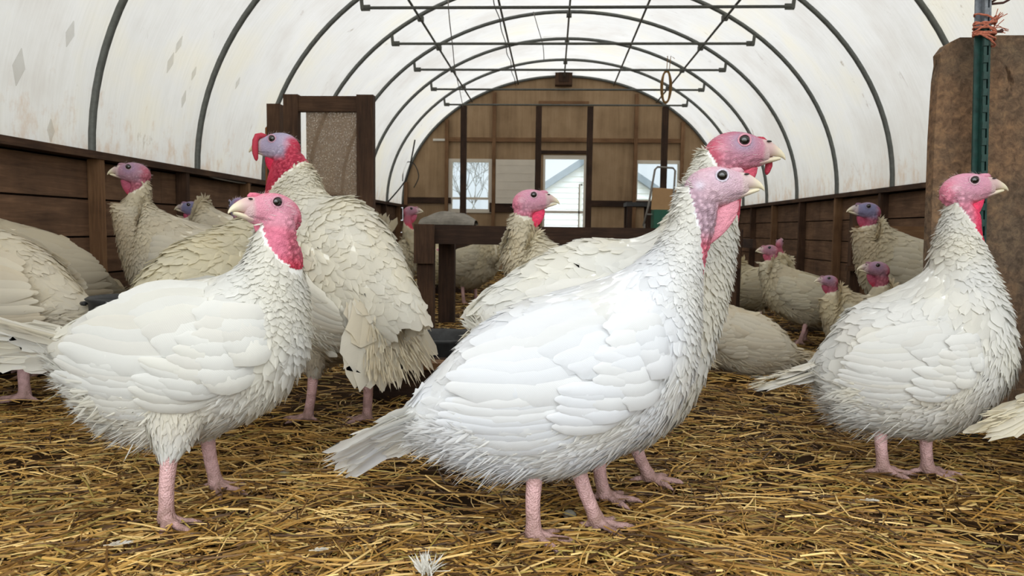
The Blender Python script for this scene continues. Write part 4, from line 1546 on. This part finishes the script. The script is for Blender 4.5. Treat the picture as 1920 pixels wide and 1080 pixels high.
    # tail fan
    if tail:
        base, dr, Lt, nf, spr, wt = tail[:6]
        tilt = tail[6] if len(tail) > 6 else 0.0
        base, dr = np.array(base, float), nrm(np.array(dr, float))
        lat = nrm(np.cross(np.array([0, 0, 1.]), dr)); upv = np.cross(dr, lat)
        lat, upv = lat * math.cos(tilt) + upv * math.sin(tilt), upv * math.cos(tilt) - lat * math.sin(tilt)
        ta = Acc()
        for lay, (LL_, nn_, so, wf) in enumerate(((1.0, nf, 0.0, 1.0), (.72, max(nf - 2, 5), .015, .9), (.5, max(nf - 3, 5), .028, .9), (.62, max(nf - 4, 4), -.014, .8))):
            ph = np.linspace(-spr, spr, nn_) + RNG.normal(0, .03, nn_)
            D = dr[None] * np.cos(ph)[:, None] + lat[None] * np.sin(ph)[:, None]
            Pn = base[None] + lat[None] * (np.sin(ph) * .05 + ph * .02)[:, None] + upv[None] * (so + .010 * np.abs(np.arange(nn_) - nn_ / 2) / nn_ * -2 + RNG.uniform(-.004, .004, nn_))[:, None]
            Nn = np.tile(upv, (nn_, 1)) + lat[None] * (np.sin(ph) * .5 + RNG.normal(0, .12, nn_))[:, None]
            cc = tcol + (cream - tcol) * RNG.uniform(0, 1, (nn_, 1))
            cc = cc + (tan - cc) * (dirt * RNG.uniform(.1, .7, (nn_, 1)))
            blades(ta, Pn, D, Nn, Lt * LL_ * RNG.uniform(.9, 1.05, nn_), wt * wf, .02, -.05 if lay < 3 else .03, cc, np.array([.4, .55, .7, .82, .95, 1.0, .96, .62]), .22, .10, .03)
        # frayed barbs at the tips
        nb = int(70 * q * (1 + max(wt - .05, 0) / .012))
        ph = RNG.uniform(-spr, spr, nb)
        D = dr[None] * np.cos(ph)[:, None] + lat[None] * np.sin(ph)[:, None] + RNG.normal(0, .12, (nb, 3))
        D0 = dr[None] * np.cos(ph)[:, None] + lat[None] * np.sin(ph)[:, None]
        Pn = base[None] + D0 * (Lt * RNG.uniform(.35, .93, nb))[:, None] + upv[None] * RNG.uniform(-.01, .02, nb)[:, None]
        cc = cream + (tan - cream) * (dirt * RNG.uniform(.1, .8, (nb, 1)))
        blades(ta, Pn, D, np.tile(upv, (nb, 1)) + RNG.normal(0, .3, (nb, 3)), RNG.uniform(.03, .06, nb), .006, .1, 0, cc, TUFT, .3)
        ta.build('tail', M['feather'], root, smooth=True)
    # head furniture
    if Mh is not None and visible_head:
        k = Acc()
        horn, gape = lin(216, 206, 178), lin(178, 150, 142)
        for R in (UPB, LOB):
            l = hloft(R, 22, 18)
            v = l.P.reshape(-1, 3)
            f = np.repeat(np.linspace(0, 1, 22), 18)[:, None]
            k.add(v, l.faces(), (P_['face'] * .35 + lin(196, 178, 170) * .65) * (1 - ss(.2, .7, f)) + horn * ss(.2, .7, f))
        for s in (-1, 1):
            k.ball(hp(50, 2.5, s * 14.2), np.array([5, 1.6, 2.0]) * sc, 7, mi=1, M=Mh.to_3x3().normalized())
        k.build('beak', [M['beak'], M['claw_dark']], root, smooth=True)
        for s in (-1, 1):
            e = Acc()
            Rm = Mh.to_3x3().normalized()
            e.ball(hp(0, 0, s * 26.6), np.array([9.6, 6.6, 9.4]) * sc, 12, M=Rm)
            ring = []
            for i in range(25):
                an = 2 * math.pi * i / 24
                ring.append(Vector(hp(11.4 * math.cos(an), 10.6 * math.sin(an), s * (29.4 - .02 * (11 * math.cos(an)) ** 2))))
            e.tube(ring, 1.9 * sc, 8, mi=1, col=np.clip(P_['ear'] * .95, 0, 1), caps=False)
            e.build('eye', [M['eye'], M['skin']], root, smooth=True)
        def fleshy(name, pts, radii, colr, bumps=True, flat=None):
            f = Acc()
            f.tube([Vector(hp(*p)) for p in pts], [r * sc for r in radii], 14, col=lin(*colr))
            return f.build(name, M['skin'], root, smooth=True)
        rc = tuple(PAL[pal]['throat'])
        if snood == 'nub':
            fleshy('snood', [(24, 11, 0), (34, 10.5, 0), (43, 10.5, 0), (49, 8.5, 1)], [4.5, 6, 5.2, 2], tuple(PAL[pal]['crown']))
        elif snood == 'near+' or snood == 'near-':
            s = 1 if snood == 'near+' else -1
            fleshy('snood', [(32, 12, 0), (44, 15, s * 3), (52, 12, s * 12), (55, 0, s * 19), (57, -18, s * 20), (58, -36, s * 19), (57, -50, s * 18), (57, -56, s * 18)],
                   [6, 8, 9, 8, 8.5, 8, 5.5, 2], (176, 52, 70))
        elif snood == 'far+' or snood == 'far-':
            s = 1 if snood == 'far+' else -1
            fleshy('snood', [(32, 7, 0), (42, 7, s * 4), (53, 2, s * 11), (60, -6, s * 15), (62, -20, s * 15), (62, -40, s * 13), (60, -52, s * 13), (59, -57, s * 12)], [5, 6, 5.5, 5.5, 6, 7, 5, 2], (170, 50, 70))
        if wattle:
            # flap of skin from the chin down the front of the neck
            g = wattle
            inn = [(14, -48), (-4, -62), (-18, -84), (-30, -110), (-42, -134), (-50, -146)]
            out = [(40, -46), (39, -62), (30, -84), (10, -108), (-18, -130), (-42, -150)]
            out = [(i_[0] + (o_[0] - i_[0]) * g, i_[1] + (o_[1] - i_[1]) * g) for i_, o_ in zip(inn, out)]
            thick = [9, 9, 8, 7, 6, 3]
            inn, out, thick = inn[:wat_n], out[:wat_n], thick[:wat_n]
            if wat_n < 6: thick[-1] = 3
            wl = Loft([hp(*p) for p in inn], [hp(*p) for p in out], [t_ * sc for t_ in thick], 34, 24)
            v = wl.P.reshape(-1, 3)
            cc = np.repeat(ss(.45, 1.0, np.linspace(0, 1, 34)), 24)[:, None]
            cl = lin(*rc) + (P_['low'] - lin(*rc)) * cc * .7
            bn = np.array([max(0, 1 - noise.voronoi(Vector(p) * 140)[0][0] * 1.3) for p in v])
            wn = wl.N.reshape(-1, 3)
            w_ = Acc()
            w_.add(v + wn * (bn * .0012)[:, None], wl.faces(), np.clip(cl * (.9 + .45 * bn[:, None]), 0, 1))
            w_.build('wattle', M['skin'], root, smooth=True)
        if q > .6:
            # short white bristles on crown and cheeks
            nb = int(420 * q)
            i = RNG.integers(3, 30, nb); j = RNG.integers(0, 32, nb)
            Pn, Nn, Tn = hl.P[i, j], hl.N[i, j], hl.Tg[i, j]
            kp = (Pn - np.array(eye))[:, 2] > RNG.uniform(-70, 30, nb) * sc
            h = Acc()
            blades(h, Pn[kp] + Nn[kp] * .001, -Tn[kp] + RNG.normal(0, .25, (kp.sum(), 3)), Nn[kp], RNG.uniform(.006, .013, kp.sum()) * hs, .0007, .55, .1, lin(228, 214, 214), TUFT, .05)
            h.build('bristles', M['feather'], root)['kind'] = 'stuff'
    return root

# ---- frames: photograph pixels on the bird's own upright middle plane -> local (u, w)
def local_plane(pos, az):
    az = math.radians(az)
    hx, hy = math.cos(az), math.sin(az)
    nx, ny_ = -hy, hx
    def f(px, py, v=0.0):
        d = ray(px, py)
        o = Vector((0, 0, CAMH))
        k = ((pos[0] + nx * v - o.x) * nx + (pos[1] + ny_ * v - o.y) * ny_) / (d.x * nx + d.y * ny_)
        p = o + d * k
        return np.array([(p.x - pos[0]) * hx + (p.y - pos[1]) * hy, v, p.z])
    return f

def to_local(pos, az, p):
    az = math.radians(az)
    dx, dy = p[0] - pos[0], p[1] - pos[1]
    return np.array([dx * math.cos(az) + dy * math.sin(az), -dx * math.sin(az) + dy * math.cos(az), p[2]])

def px_turkey(label, pos, az, R, eye, hyaw, hpit, hs, feet, skin, wingpx, tailpx, **kw):
    """near turkeys: body rings given as (top px, bottom px, half width in m)"""
    f = local_plane(pos, az)
    rings = [(f(*t), f(*b), l) for t, b, l in R]
    legs = []
    for fp, hk, yaw in feet:
        g = to_local(pos, az, ground(*fp))
        h = f(hk[0], hk[1], g[1])
        hip = np.array([h[0] * .5 + .03, math.copysign(.095, g[1]), h[2] + .17])
        legs.append((hip, h, g, yaw, 1.0))
    e = None
    head = None
    if eye is not None:
        ev = f(eye[0], eye[1])
        head = (tuple(ev), hyaw, hpit, hs)
        # last ring: inside the skull
        Mh = Matrix.Translation(Vector(ev)) @ Matrix.Rotation(math.radians(hyaw), 4, 'Z') @ Matrix.Rotation(-math.radians(hpit), 4, 'Y') @ Matrix.Scale(HS * hs, 4)
        a_ = np.array(Mh @ Vector((-46, 0, -16))); b_ = np.array(Mh @ Vector((-2, 0, -50)))
        if (rings[-1][0] - rings[-1][1]) @ (a_ - b_) < 0: a_, b_ = b_, a_
        rings.append((a_, b_, 26 * HS * hs))
    wing = None
    if wingpx:
        S_, T_, kk = wingpx[:3]
        s2, t2 = f(*S_), f(*T_)
        wing = ((s2[0], s2[2]), (t2[0], t2[2]), kk)
    tail = None
    if tailpx:
        b_, t_, n_, spr, wt = tailpx[:5]
        bb, tt_ = f(*b_), f(*t_)
        tail = (bb, tt_ - bb, np.linalg.norm(tt_ - bb), n_, spr, wt) + tuple(tailpx[5:6])
    return turkey(label, pos, az, rings, head, skin, legs, wing, tail, **kw)

def t_turkey(label, Y, px, az, sc, eye=None, hyaw=0.0, hpit=0.0, hs=None, stand=True, drop=0, skin_back=.76, skin_front=.5, eu=.285, nk=.95, low=1, tailL=.24, spr=.22, stance=(0, 0), tilt_tail=-35, feet_px=None, gpos=None, eyeY=None, bend=None, fan=None, **kw):
    """turkeys further off: the generic body at pixel column px, depth Y; the eye is placed at its own pixel"""
    s = HS * sc
    if gpos is not None: pos = gpos
    elif px is not None: pos = (at_y(px, 430, Y).x, Y)
    else:
        E_ = at_y(eye[0], eye[1], Y)
        pos = (E_.x - math.cos(math.radians(az)) * eu * sc, E_.y - math.sin(math.radians(az)) * eu * sc)
    rings = [(np.array([t[0] * s, 0, (t[1] - drop) * s]), np.array([b[0] * s, 0, (b[1] - drop) * s]), l * s) for t, b, l in (TEMPL[:-low] if low else TEMPL)]
    head = None; skin = None
    neck_i = len(rings) - 2
    if eye is not None:
        hs = hs or sc
        ev = to_local(pos, az, at_y(eye[0], eye[1], eyeY or Y))
        Mh = Matrix.Translation(Vector(ev)) @ Matrix.Rotation(math.radians(hyaw), 4, 'Z') @ Matrix.Rotation(-math.radians(hpit), 4, 'Y') @ Matrix.Scale(HS * hs, 4)
        A = np.array(Mh @ Vector((-24, 0, -36)))
        c0 = (rings[-1][0] + rings[-1][1]) / 2
        dq = rings[-1][0] - rings[-1][1]
        d0 = nrm(nrm(np.array([dq[2], 0, -dq[0]])) * .38 + np.array([0, 0, .9]))
        hf = np.array(Mh.to_3x3() @ Vector((1, 0, 0))); hf = nrm(hf)
        d1 = nrm(np.array([0, 0, 1.0]) + .25 * hf)
        D = np.linalg.norm(A - c0)
        b1 = c0 + d0 * D * .35; b2 = A - d1 * D * .4
        r0 = np.linalg.norm(rings[-1][0] - rings[-1][1]) / 2
        for t in (.34, .52, .70, .86, 1.0):
            c = (1 - t) ** 3 * c0 + 3 * (1 - t) ** 2 * t * b1 + 3 * (1 - t) * t * t * b2 + t ** 3 * A
            tg = nrm(-3 * (1 - t) ** 2 * c0 + (3 * (1 - t) ** 2 - 6 * (1 - t) * t) * b1 + (6 * (1 - t) * t - 3 * t * t) * b2 + 3 * t * t * A)
            fr = np.array([1., 0, 0]) * (1 - t) + hf * t
            fr = nrm(fr - tg * (fr @ tg))
            rr = (30 * HS * hs + (r0 * nk - 30 * HS * hs) * (1 - t) ** 2.3) if t < 1 else 27 * HS * hs
            rings.append((c - fr * rr, c + fr * rr, rr * .9))
        n = len(rings)
        skin = (n - 1 - 5 * (1 - skin_back), n - 1 - 5 * (1 - skin_front))
        head = (tuple(ev), hyaw, hpit, hs)
    legs = []
    if stand:
        for sd, st in ((-1, stance[0]), (1, stance[1])):
            legs.append((np.array([.02 * sc, sd * .095 * sc, .33 * sc]), np.array([(-20 + st * .4) * s, sd * .085 * sc, 160 * s]), np.array([(-5 + st) * s, sd * .085 * sc, 0.0]), 0, sc))
    S_, T_ = np.array([168., 393. - drop]) * s, np.array([-225., 267. - drop]) * s
    tb = np.array([-225, 0, 262 - drop]) * s
    td = np.array([-math.cos(math.radians(tilt_tail)), 0, math.sin(math.radians(tilt_tail))])
    if 'tail' not in kw:
        kw['tail'] = (tb, td, tailL * sc, 12, spr, .042 * sc)
    kw.setdefault('wing', (tuple(S_), tuple(T_), 1.0))
    kw.setdefault('wat_n', 4)
    kw.setdefault('nexp', .011)
    kw.setdefault('ruffle', .8)
    kw.setdefault('vox', .008)
    kw.setdefault('q', .5)
    return turkey(label, pos, az, rings, head, skin, legs, neck_i=neck_i, **kw)

def mid(a, b):
    return ((a.x + b.x) / 2, (a.y + b.y) / 2)

# front hen
p1, p2 = ground(1000, 1014), ground(1118, 990)
px_turkey('large clean white turkey hen at the front centre, lilac head facing right', mid(p1, p2), 6,
    [((778, 742), (792, 822), .030), ((836, 676), (846, 845), .085), ((900, 614), (900, 872), .125), ((980, 568), (985, 888), .155), ((1070, 540), (1080, 878), .168),
     ((1150, 514), (1178, 832), .160), ((1196, 490), (1246, 786), .138), ((1230, 462), (1290, 712), .108), ((1250, 432), (1306, 630), .082),
     ((1262, 408), (1310, 556), .062), ((1267, 388), (1316, 505), .052), ((1272, 370), (1330, 452), .045), ((1282, 350), (1340, 418), .041)],
    (1346, 331), -2, 2, 1.0,
    [((1000, 1016), (1003, 880), -8), ((1118, 992), (1080, 866), -4)], (12.7, 9.5), ((1212, 622), (815, 748), 1.0),
    ((812, 770), (628, 870), 16, .24, .042, .75), pal='lilac', tint=(233, 234, 236), q=1.0, vox=.0034, neck_i=7, snood='nub', dirt=.12, skin_pow=.62, ruffle=.95, body_lift=.6, nexp=.0085, hang=420)

# tom behind it
p1 = ground(1132, 938)
pos = (p1.x - .06, p1.y + .07)
px_turkey('white turkey with rosy head and hanging snood, half hidden behind the lilac-headed hen', pos, 5,
    [((900, 565), (905, 640), .03), ((940, 530), (945, 730), .09), ((990, 497), (1000, 800), .14), ((1045, 468), (1050, 845), .17), ((1110, 449), (1120, 850), .18), ((1185, 447), (1215, 822), .175),
     ((1235, 428), (1290, 755), .145), ((1262, 398), (1335, 650), .11), ((1276, 366), (1364, 545), .082), ((1292, 330), (1376, 462), .062), ((1308, 302), (1384, 405), .052), ((1320, 283), (1388, 362), .047)],
    (1388, 266), -3, -3, 1.16,
    [((1132, 940), (1122, 855), -6), ((1215, 905), (1190, 830), -6)], (11.2, 9.6), ((1240, 600), (905, 610), 1.0),
    ((925, 575), (880, 640), 10, .2, .05), pal='tomrose', tint=(232, 231, 226), q=.9, vox=.0038, neck_i=7, snood='far+', dirt=.2, wattle=.9, ruffle=1.3)

# left hen
p1, p2 = ground(312, 985), ground(405, 918)
px_turkey('white turkey hen at the front left, pink face turned back over its shoulder', mid(p1, p2), -3,
    [((112, 622), (122, 694), .035), ((168, 590), (196, 770), .095), ((240, 558), (256, 812), .14), ((330, 533), (350, 828), .17), ((408, 518), (452, 792), .172),
     ((450, 500), (525, 745), .145), ((470, 480), (568, 668), .112), ((480, 456), (572, 580), .085), ((488, 434), (562, 512), .066), ((500, 410), (556, 458), .048)],
    (507, 379), 234, 2, 1.0,
    [((312, 988), (318, 850), -25), ((405, 920), (388, 815), -12)], (8.9, 8.1), ((528, 610), (150, 668), 1.0),
    ((165, 652), (-70, 634), 16, .22, .05, 1.05), pal='rose', tint=(232, 231, 226), q=1.0, vox=.0034, neck_i=6, snood='nub', dirt=.25, wattle=.8, ruffle=1.15, wat_n=5, hang=420)

# displaying tom behind it
p1, p2 = ground(578, 788), ground(690, 790)
px_turkey('tall white tom with crimson neck, snood over its beak, dirty tail fanned low', mid(p1, p2), 152,
    [((795, 590), (640, 660), .07), ((752, 500), (600, 680), .14), ((706, 420), (565, 682), .185), ((655, 374), (535, 655), .19), ((612, 368), (505, 600), .165),
     ((592, 352), (492, 510), .125), ((586, 330), (496, 430), .085), ((577, 312), (502, 376), .062), ((569, 298), (508, 345), .052)],
    (519, 262), 20, -4, 1.12,
    [((578, 790), (588, 700), 20), ((688, 792), (690, 700), 20)], (7.7, 6.2), ((590, 520), (700, 640), 1.25),
    ((702, 500), (758, 722), 28, .50, .11, 0.0), pal='tomred', tint=(230, 226, 214), q=.95, vox=.0042, neck_i=5, snood='near+', dirt=.42, wattle=1.0, ruffle=1.4, body_lift=1.5)

# right hen
p1, p2 = ground(1655, 886), ground(1738, 884)
px_turkey('white turkey hen at the right in front of the chipboard panel, looking right', mid(p1, p2), -12,
    [((1530, 672), (1545, 728), .035), ((1558, 628), (1572, 775), .10), ((1602, 580), (1615, 798), .145), ((1660, 550), (1680, 812), .175), ((1716, 522), (1762, 812), .18),
     ((1744, 498), (1836, 775), .155), ((1752, 474), (1896, 700), .125), ((1758, 450), (1890, 590), .095), ((1764, 430), (1858, 500), .070), ((1772, 402), (1840, 440), .05), ((1781, 374), (1836, 402), .043)],
    (1817, 339), 8, 3, .98,
    [((1655, 890), (1652, 790), 8), ((1738, 890), (1738, 795), 4)], (10.3, 8.5), ((1800, 640), (1550, 690), 1.1),
    ((1548, 690), (1415, 722), 11, .16, .04), pal='pinkred', tint=(233, 232, 228), q=.95, vox=.004, neck_i=7, snood='nub', dirt=.2, wattle=.8, ruffle=1.4, hang=200)

# --- further birds
t_turkey('white turkey by the left wall, dusky head looking left above a dark-flecked neck', 3.45, None, 207, 1.25, (247, 314), -20, 0, eu=.27, hs=1.1, pal='grey', tint=(214, 206, 188), vox=.006, q=.7, dirt=.45, skin_back=.9, skin_front=.6, stance=(10, -10))
t_turkey('ruffled cream turkey standing with its tail end to the camera, blue head beyond its back', 2.75, 402, 66, 1.22, (446, 381), 60, -10, hs=1.0, pal='blue', tint=(222, 215, 192), vox=.007, q=.7, dirt=.35, ruffle=2.2, skin_back=.8, skin_front=.4, eyeY=3.1, tailL=.2, wing=None)
t_turkey('turkey mostly hidden behind the ruffled cream one, only reddish crown showing', 4.4, None, 190, 1.3, (358, 384), -8, 0, hs=1.0, pal='blue', tint=(214, 206, 188), vox=.009, q=.4, dirt=.3, ruffle=.45)
t_turkey('cream turkey cut off by the left edge, standing, wing tip pointing right', 2.62, -35, 183, 1.24, (-190, 400), 0, 0, pal='dull', tint=(220, 212, 194), vox=.007, q=.7, dirt=.6, tailL=.10, stance=(-40, 60))
t_turkey('cream turkey at the left edge behind the cut-off one, only its back showing', 3.25, 46, 236, 1.24, (-118, 360), 0, 0, eyeY=2.95, pal='dull', tint=(210, 200, 178), vox=.009, q=.5, dirt=.6, tailL=.1)
t_turkey('white turkey in the centre behind the rear of the tom, pink head looking right', 2.95, None, 172, 1.05, (999, 366), 196, 0, eu=.245, pal='pinkred', tint=(222, 216, 200), vox=.005, q=.75, dirt=.35, ruffle=1.5, skin_back=.8, skin_front=.8)
t_turkey('white turkey with raised pale tail fan behind the left post of the pen rail', 5.6, None, 15, .95, (772, 391), -10, 0, hs=.85, pal='dull', tint=(206, 196, 172), q=.4, tail=(np.array([-.04, 0, .50]), np.array([-.2, 0, .9]), .32, 16, .7, .06, 1.4))
t_turkey('small white turkey under the pen rail with its head tucked down by its breast', 6.6, None, -38, .98, (922, 486), -20, -60, eu=.27, hs=.9, pal='grey', tint=(212, 203, 180), q=.4, dirt=.3, vox=.009)
t_turkey('white turkey seen in the gap between the two left posts of the pen rail', 7.4, 815, 80, .9, (822, 470), 0, -10, pal='dull', tint=(206, 196, 168), q=.3, vox=.012)
t_turkey('white turkey lying on the straw behind the front birds, tail to the right', 3.62, 1402, 168, .80, (1330, 640), 5, -10, stand=False, drop=128, pal='dull', tint=(222, 214, 196), vox=.006, q=.65, dirt=.4, tilt_tail=-8, tailL=.17)
t_turkey('white turkey standing at mid distance on the right, red throat, looking left', 4.75, None, 168, .82, (1441, 464), 8, -4, eu=.275, hs=.78, pal='dull', tint=(214, 206, 184), q=.5, dirt=.35, stance=(-20, 25), tailL=.12)
t_turkey('white turkey partly hidden behind the red-throated one at mid distance on the right', 5.6, None, 15, .80, (1462, 452), 40, 20, eu=.2, hs=.7, pal='dull', tint=(212, 202, 176), q=.4, dirt=.35)
t_turkey('far small white turkey beside the right post of the pen rail', 6.4, None, 160, .7, (1383, 494), 150, 0, hs=.7, pal='dull', tint=(204, 194, 168), q=.3, vox=.012)
t_turkey('sitting turkey with a short streaked neck, right of the red-throated one', 4.2, None, 172, .84, (1552, 521), 5, -4, eu=.27, hs=.72, low=2, stand=False, drop=120, pal='grey', tint=(216, 207, 184), q=.5, dirt=.4, skin_back=.7, skin_front=.6)
t_turkey('turkey with dull red head held low, just left of the right hen', 3.75, None, 170, .92, (1642, 497), 8, 0, eu=.27, hs=.86, low=2, stand=False, drop=112, pal='grey', tint=(216, 208, 188), q=.55, vox=.006, dirt=.35, skin_back=.7, skin_front=.6)
t_turkey('tall white turkey with blue-grey face by the lumber stand, looking left', 4.55, None, 176, 1.2, (1624, 387), 4, 0, eu=.29, hs=1.1, pal='blue', tint=(216, 208, 188), q=.6, vox=.006, dirt=.35, ruffle=1.2, tailL=.1)
t_turkey('pale turkey resting on the straw behind the legs of the red-throated one', 5.3, 1548, 172, .78, (1500, 570), 0, -5, stand=False, drop=125, pal='dull', tint=(210, 200, 182), q=.4, tailL=.2)
t_turkey('turkey out of frame at the right edge, only its tail feathers showing', 1.98, 2192, 14, 1.0, (2460, 330), 0, 0, pal='lilac', tint=(224, 220, 206), q=.8, vox=.009, dirt=.3, tailL=.30, spr=.13, tilt_tail=-18)

# ------------------------------------------------------------------ straw and small things on the floor
def straw():
    acc = Acc()
    def batch(n, ymin, ymax, wk, power):
        u = RNG.uniform(0, 1, n)
        y = (ymin ** (1 - power) + u * (ymax ** (1 - power) - ymin ** (1 - power))) ** (1 / (1 - power)) if power != 1 else ymin * (ymax / ymin) ** u
        xl_ = np.maximum(-.78 * y - .25, XL + .16); xr_ = np.minimum(.68 * y + .45, XR - .16)
        x = xl_ + RNG.uniform(0, 1, n) * (xr_ - xl_)
        bare = np.array([noise.noise((a_ * 1.6, b_ * 1.6, 9.0)) for a_, b_ in zip(x, y)])
        kp = (bare > -.35) | (RNG.uniform(0, 1, n) < .4)
        x, y = x[kp], y[kp]; n = len(x)
        an = np.where(RNG.uniform(0, 1, n) < .55, RNG.uniform(-1.57, 1.57, n), RNG.normal(0, .6, n))
        an = an + .35 * np.array([noise.noise((a_ * 1.1, b_ * 1.1, 2.0)) for a_, b_ in zip(x, y)]) * 3
        L = np.clip(np.exp(RNG.normal(math.log(.075), .6, n)), .015, .28)
        wd = RNG.uniform(.0026, .0062, n) * wk
        d = np.stack([np.cos(an), np.sin(an), RNG.normal(0, .05, n)], 1); d = nrm(d)
        z = RNG.uniform(-.008, .020, n) + np.array([floor_h(a_, b_) for a_, b_ in zip(x, y)]) + .006
        P = np.stack([x, y, z], 1)
        t_ = RNG.uniform(0, 1, n)[:, None]
        pal_ = np.array([lin(218, 184, 118), lin(186, 146, 78), lin(154, 114, 52), lin(112, 78, 34), lin(74, 50, 24), lin(152, 130, 66)])
        c = pal_[RNG.choice(6, n, p=[.13, .22, .24, .20, .13, .08])] * RNG.uniform(.75, 1.1, (n, 1))
        bend = RNG.normal(0, .06, n)
        side = np.cross(d, [0, 0, 1.0]); side = nrm(side)
        up = np.cross(side, d)
        roll = RNG.uniform(-.9, .9, n)[:, None]
        sx = side * np.cos(roll) + up * np.sin(roll); ux = up * np.cos(roll) - side * np.sin(roll)
        K = 3
        V = np.zeros((n, K, 3, 3))
        for k in range(K):
            f = k / (K - 1) - .5
            c0 = P + d * (L * f)[:, None] + side * (bend * L * (1 - 4 * f * f))[:, None] + up * (.10 * L * .25 * (1 - 4 * f * f))[:, None]
            for j in range(3):
                V[:, k, j] = c0 + sx * (wd * .5 * (j - 1))[:, None] + ux * ((j == 1) * wd * .45)[:, None]
        V[..., 2] = np.maximum(V[..., 2], -.012)
        q = [(k * 3 + j, k * 3 + j + 1, (k + 1) * 3 + j + 1, (k + 1) * 3 + j) for k in range(K - 1) for j in range(2)]
        Fq = ((np.arange(n) * 9)[:, None, None] + np.array(q)[None]).reshape(-1, 4)
        acc.add(V.reshape(-1, 3), Fq.tolist(), np.repeat(c, 9, axis=0))
    batch(23000, 1.25, 3.2, 1.0, 1.3)
    batch(12000, 3.2, 6.0, 1.3, 1.2)
    batch(8000, 6.0, 12.0, 1.8, 1.0)
    o = acc.build('straw_bedding', M['straw'])
    tag(o, 'golden straw strewn thick over the whole floor', 'straw', kind='stuff')
straw()

def loose_feather(label, px, py, L, ang, fluffy=False):
    p = ground(px, py, .024)
    o = empty('loose_feather', tuple(p), ang)
    a = Acc()
    if fluffy:
        n = 60
        D = nrm(np.stack([RNG.normal(0, .5, n), RNG.normal(.2, .5, n), RNG.uniform(.3, 1.2, n)], 1))
        blades(a, np.zeros((n, 3)) + RNG.normal(0, .006, (n, 3)), D, RNG.normal(0, 1, (n, 3)), RNG.uniform(.4, 1, n) * L, .004, .1, .1, lin(226, 224, 216), TUFT, .3)
    else:
        blades(a, np.zeros((1, 3)), np.array([[1., 0, .05]]), np.array([[0, 0, 1.]]), np.array([L]), np.array([L * .28]), .05, .06, lin(226, 222, 212), BLADE, .1)
        n = 40
        D = nrm(np.stack([RNG.uniform(.2, 1, n), RNG.choice([-1, 1], n) * .7, RNG.normal(.1, .1, n)], 1))
        blades(a, np.stack([RNG.uniform(.0, .8, n) * L, np.zeros(n), np.full(n, .003)], 1), D, np.tile([0, 0, 1.], (n, 1)), L * .22, .003, .05, .05, lin(220, 214, 202), TUFT, .2)
    a.build('feather_vane', M['feather'], o, smooth=True)
    a = Acc(); a.tube([(-.012, 0, .0), (L * .5, 0, L * .045), (L * .95, 0, L * .08)], .0011, 5, col=lin(220, 210, 190)); a.build('quill', M['feather'], o)
    tag(o, label, 'feather')
loose_feather('fluffy white feather standing in the straw at the bottom edge', 800, 1072, .05, 0, True)
loose_feather('flat white feather in the straw below the left hen', 205, 1022, .05, .2)
loose_feather('small white feather lying on bare ground left of the fluffy one', 590, 1032, .03, .1)
loose_feather('small dirty feather in the straw right of the front hen', 1622, 938, .035, -.3)
def pebble(label, px, py, r):
    p = ground(px, py, r * .45)
    a = Acc(); a.ball((0, 0, 0), (r, r * .85, r * .7), 10)
    v = a.V[0]
    a.V[0] = v * (1 + .12 * np.array([noise.noise(Vector(q_) * 60) for q_ in v]))[:, None]
    o = a.build('pebble', M['stone'], smooth=True); o.location = p
    tag(o, label, 'pebble')
pebble('round grey pebble between the feet of the front turkey', 1068, 965, .017)
pebble('small grey pebble in the straw right of the left hen', 533, 887, .015)
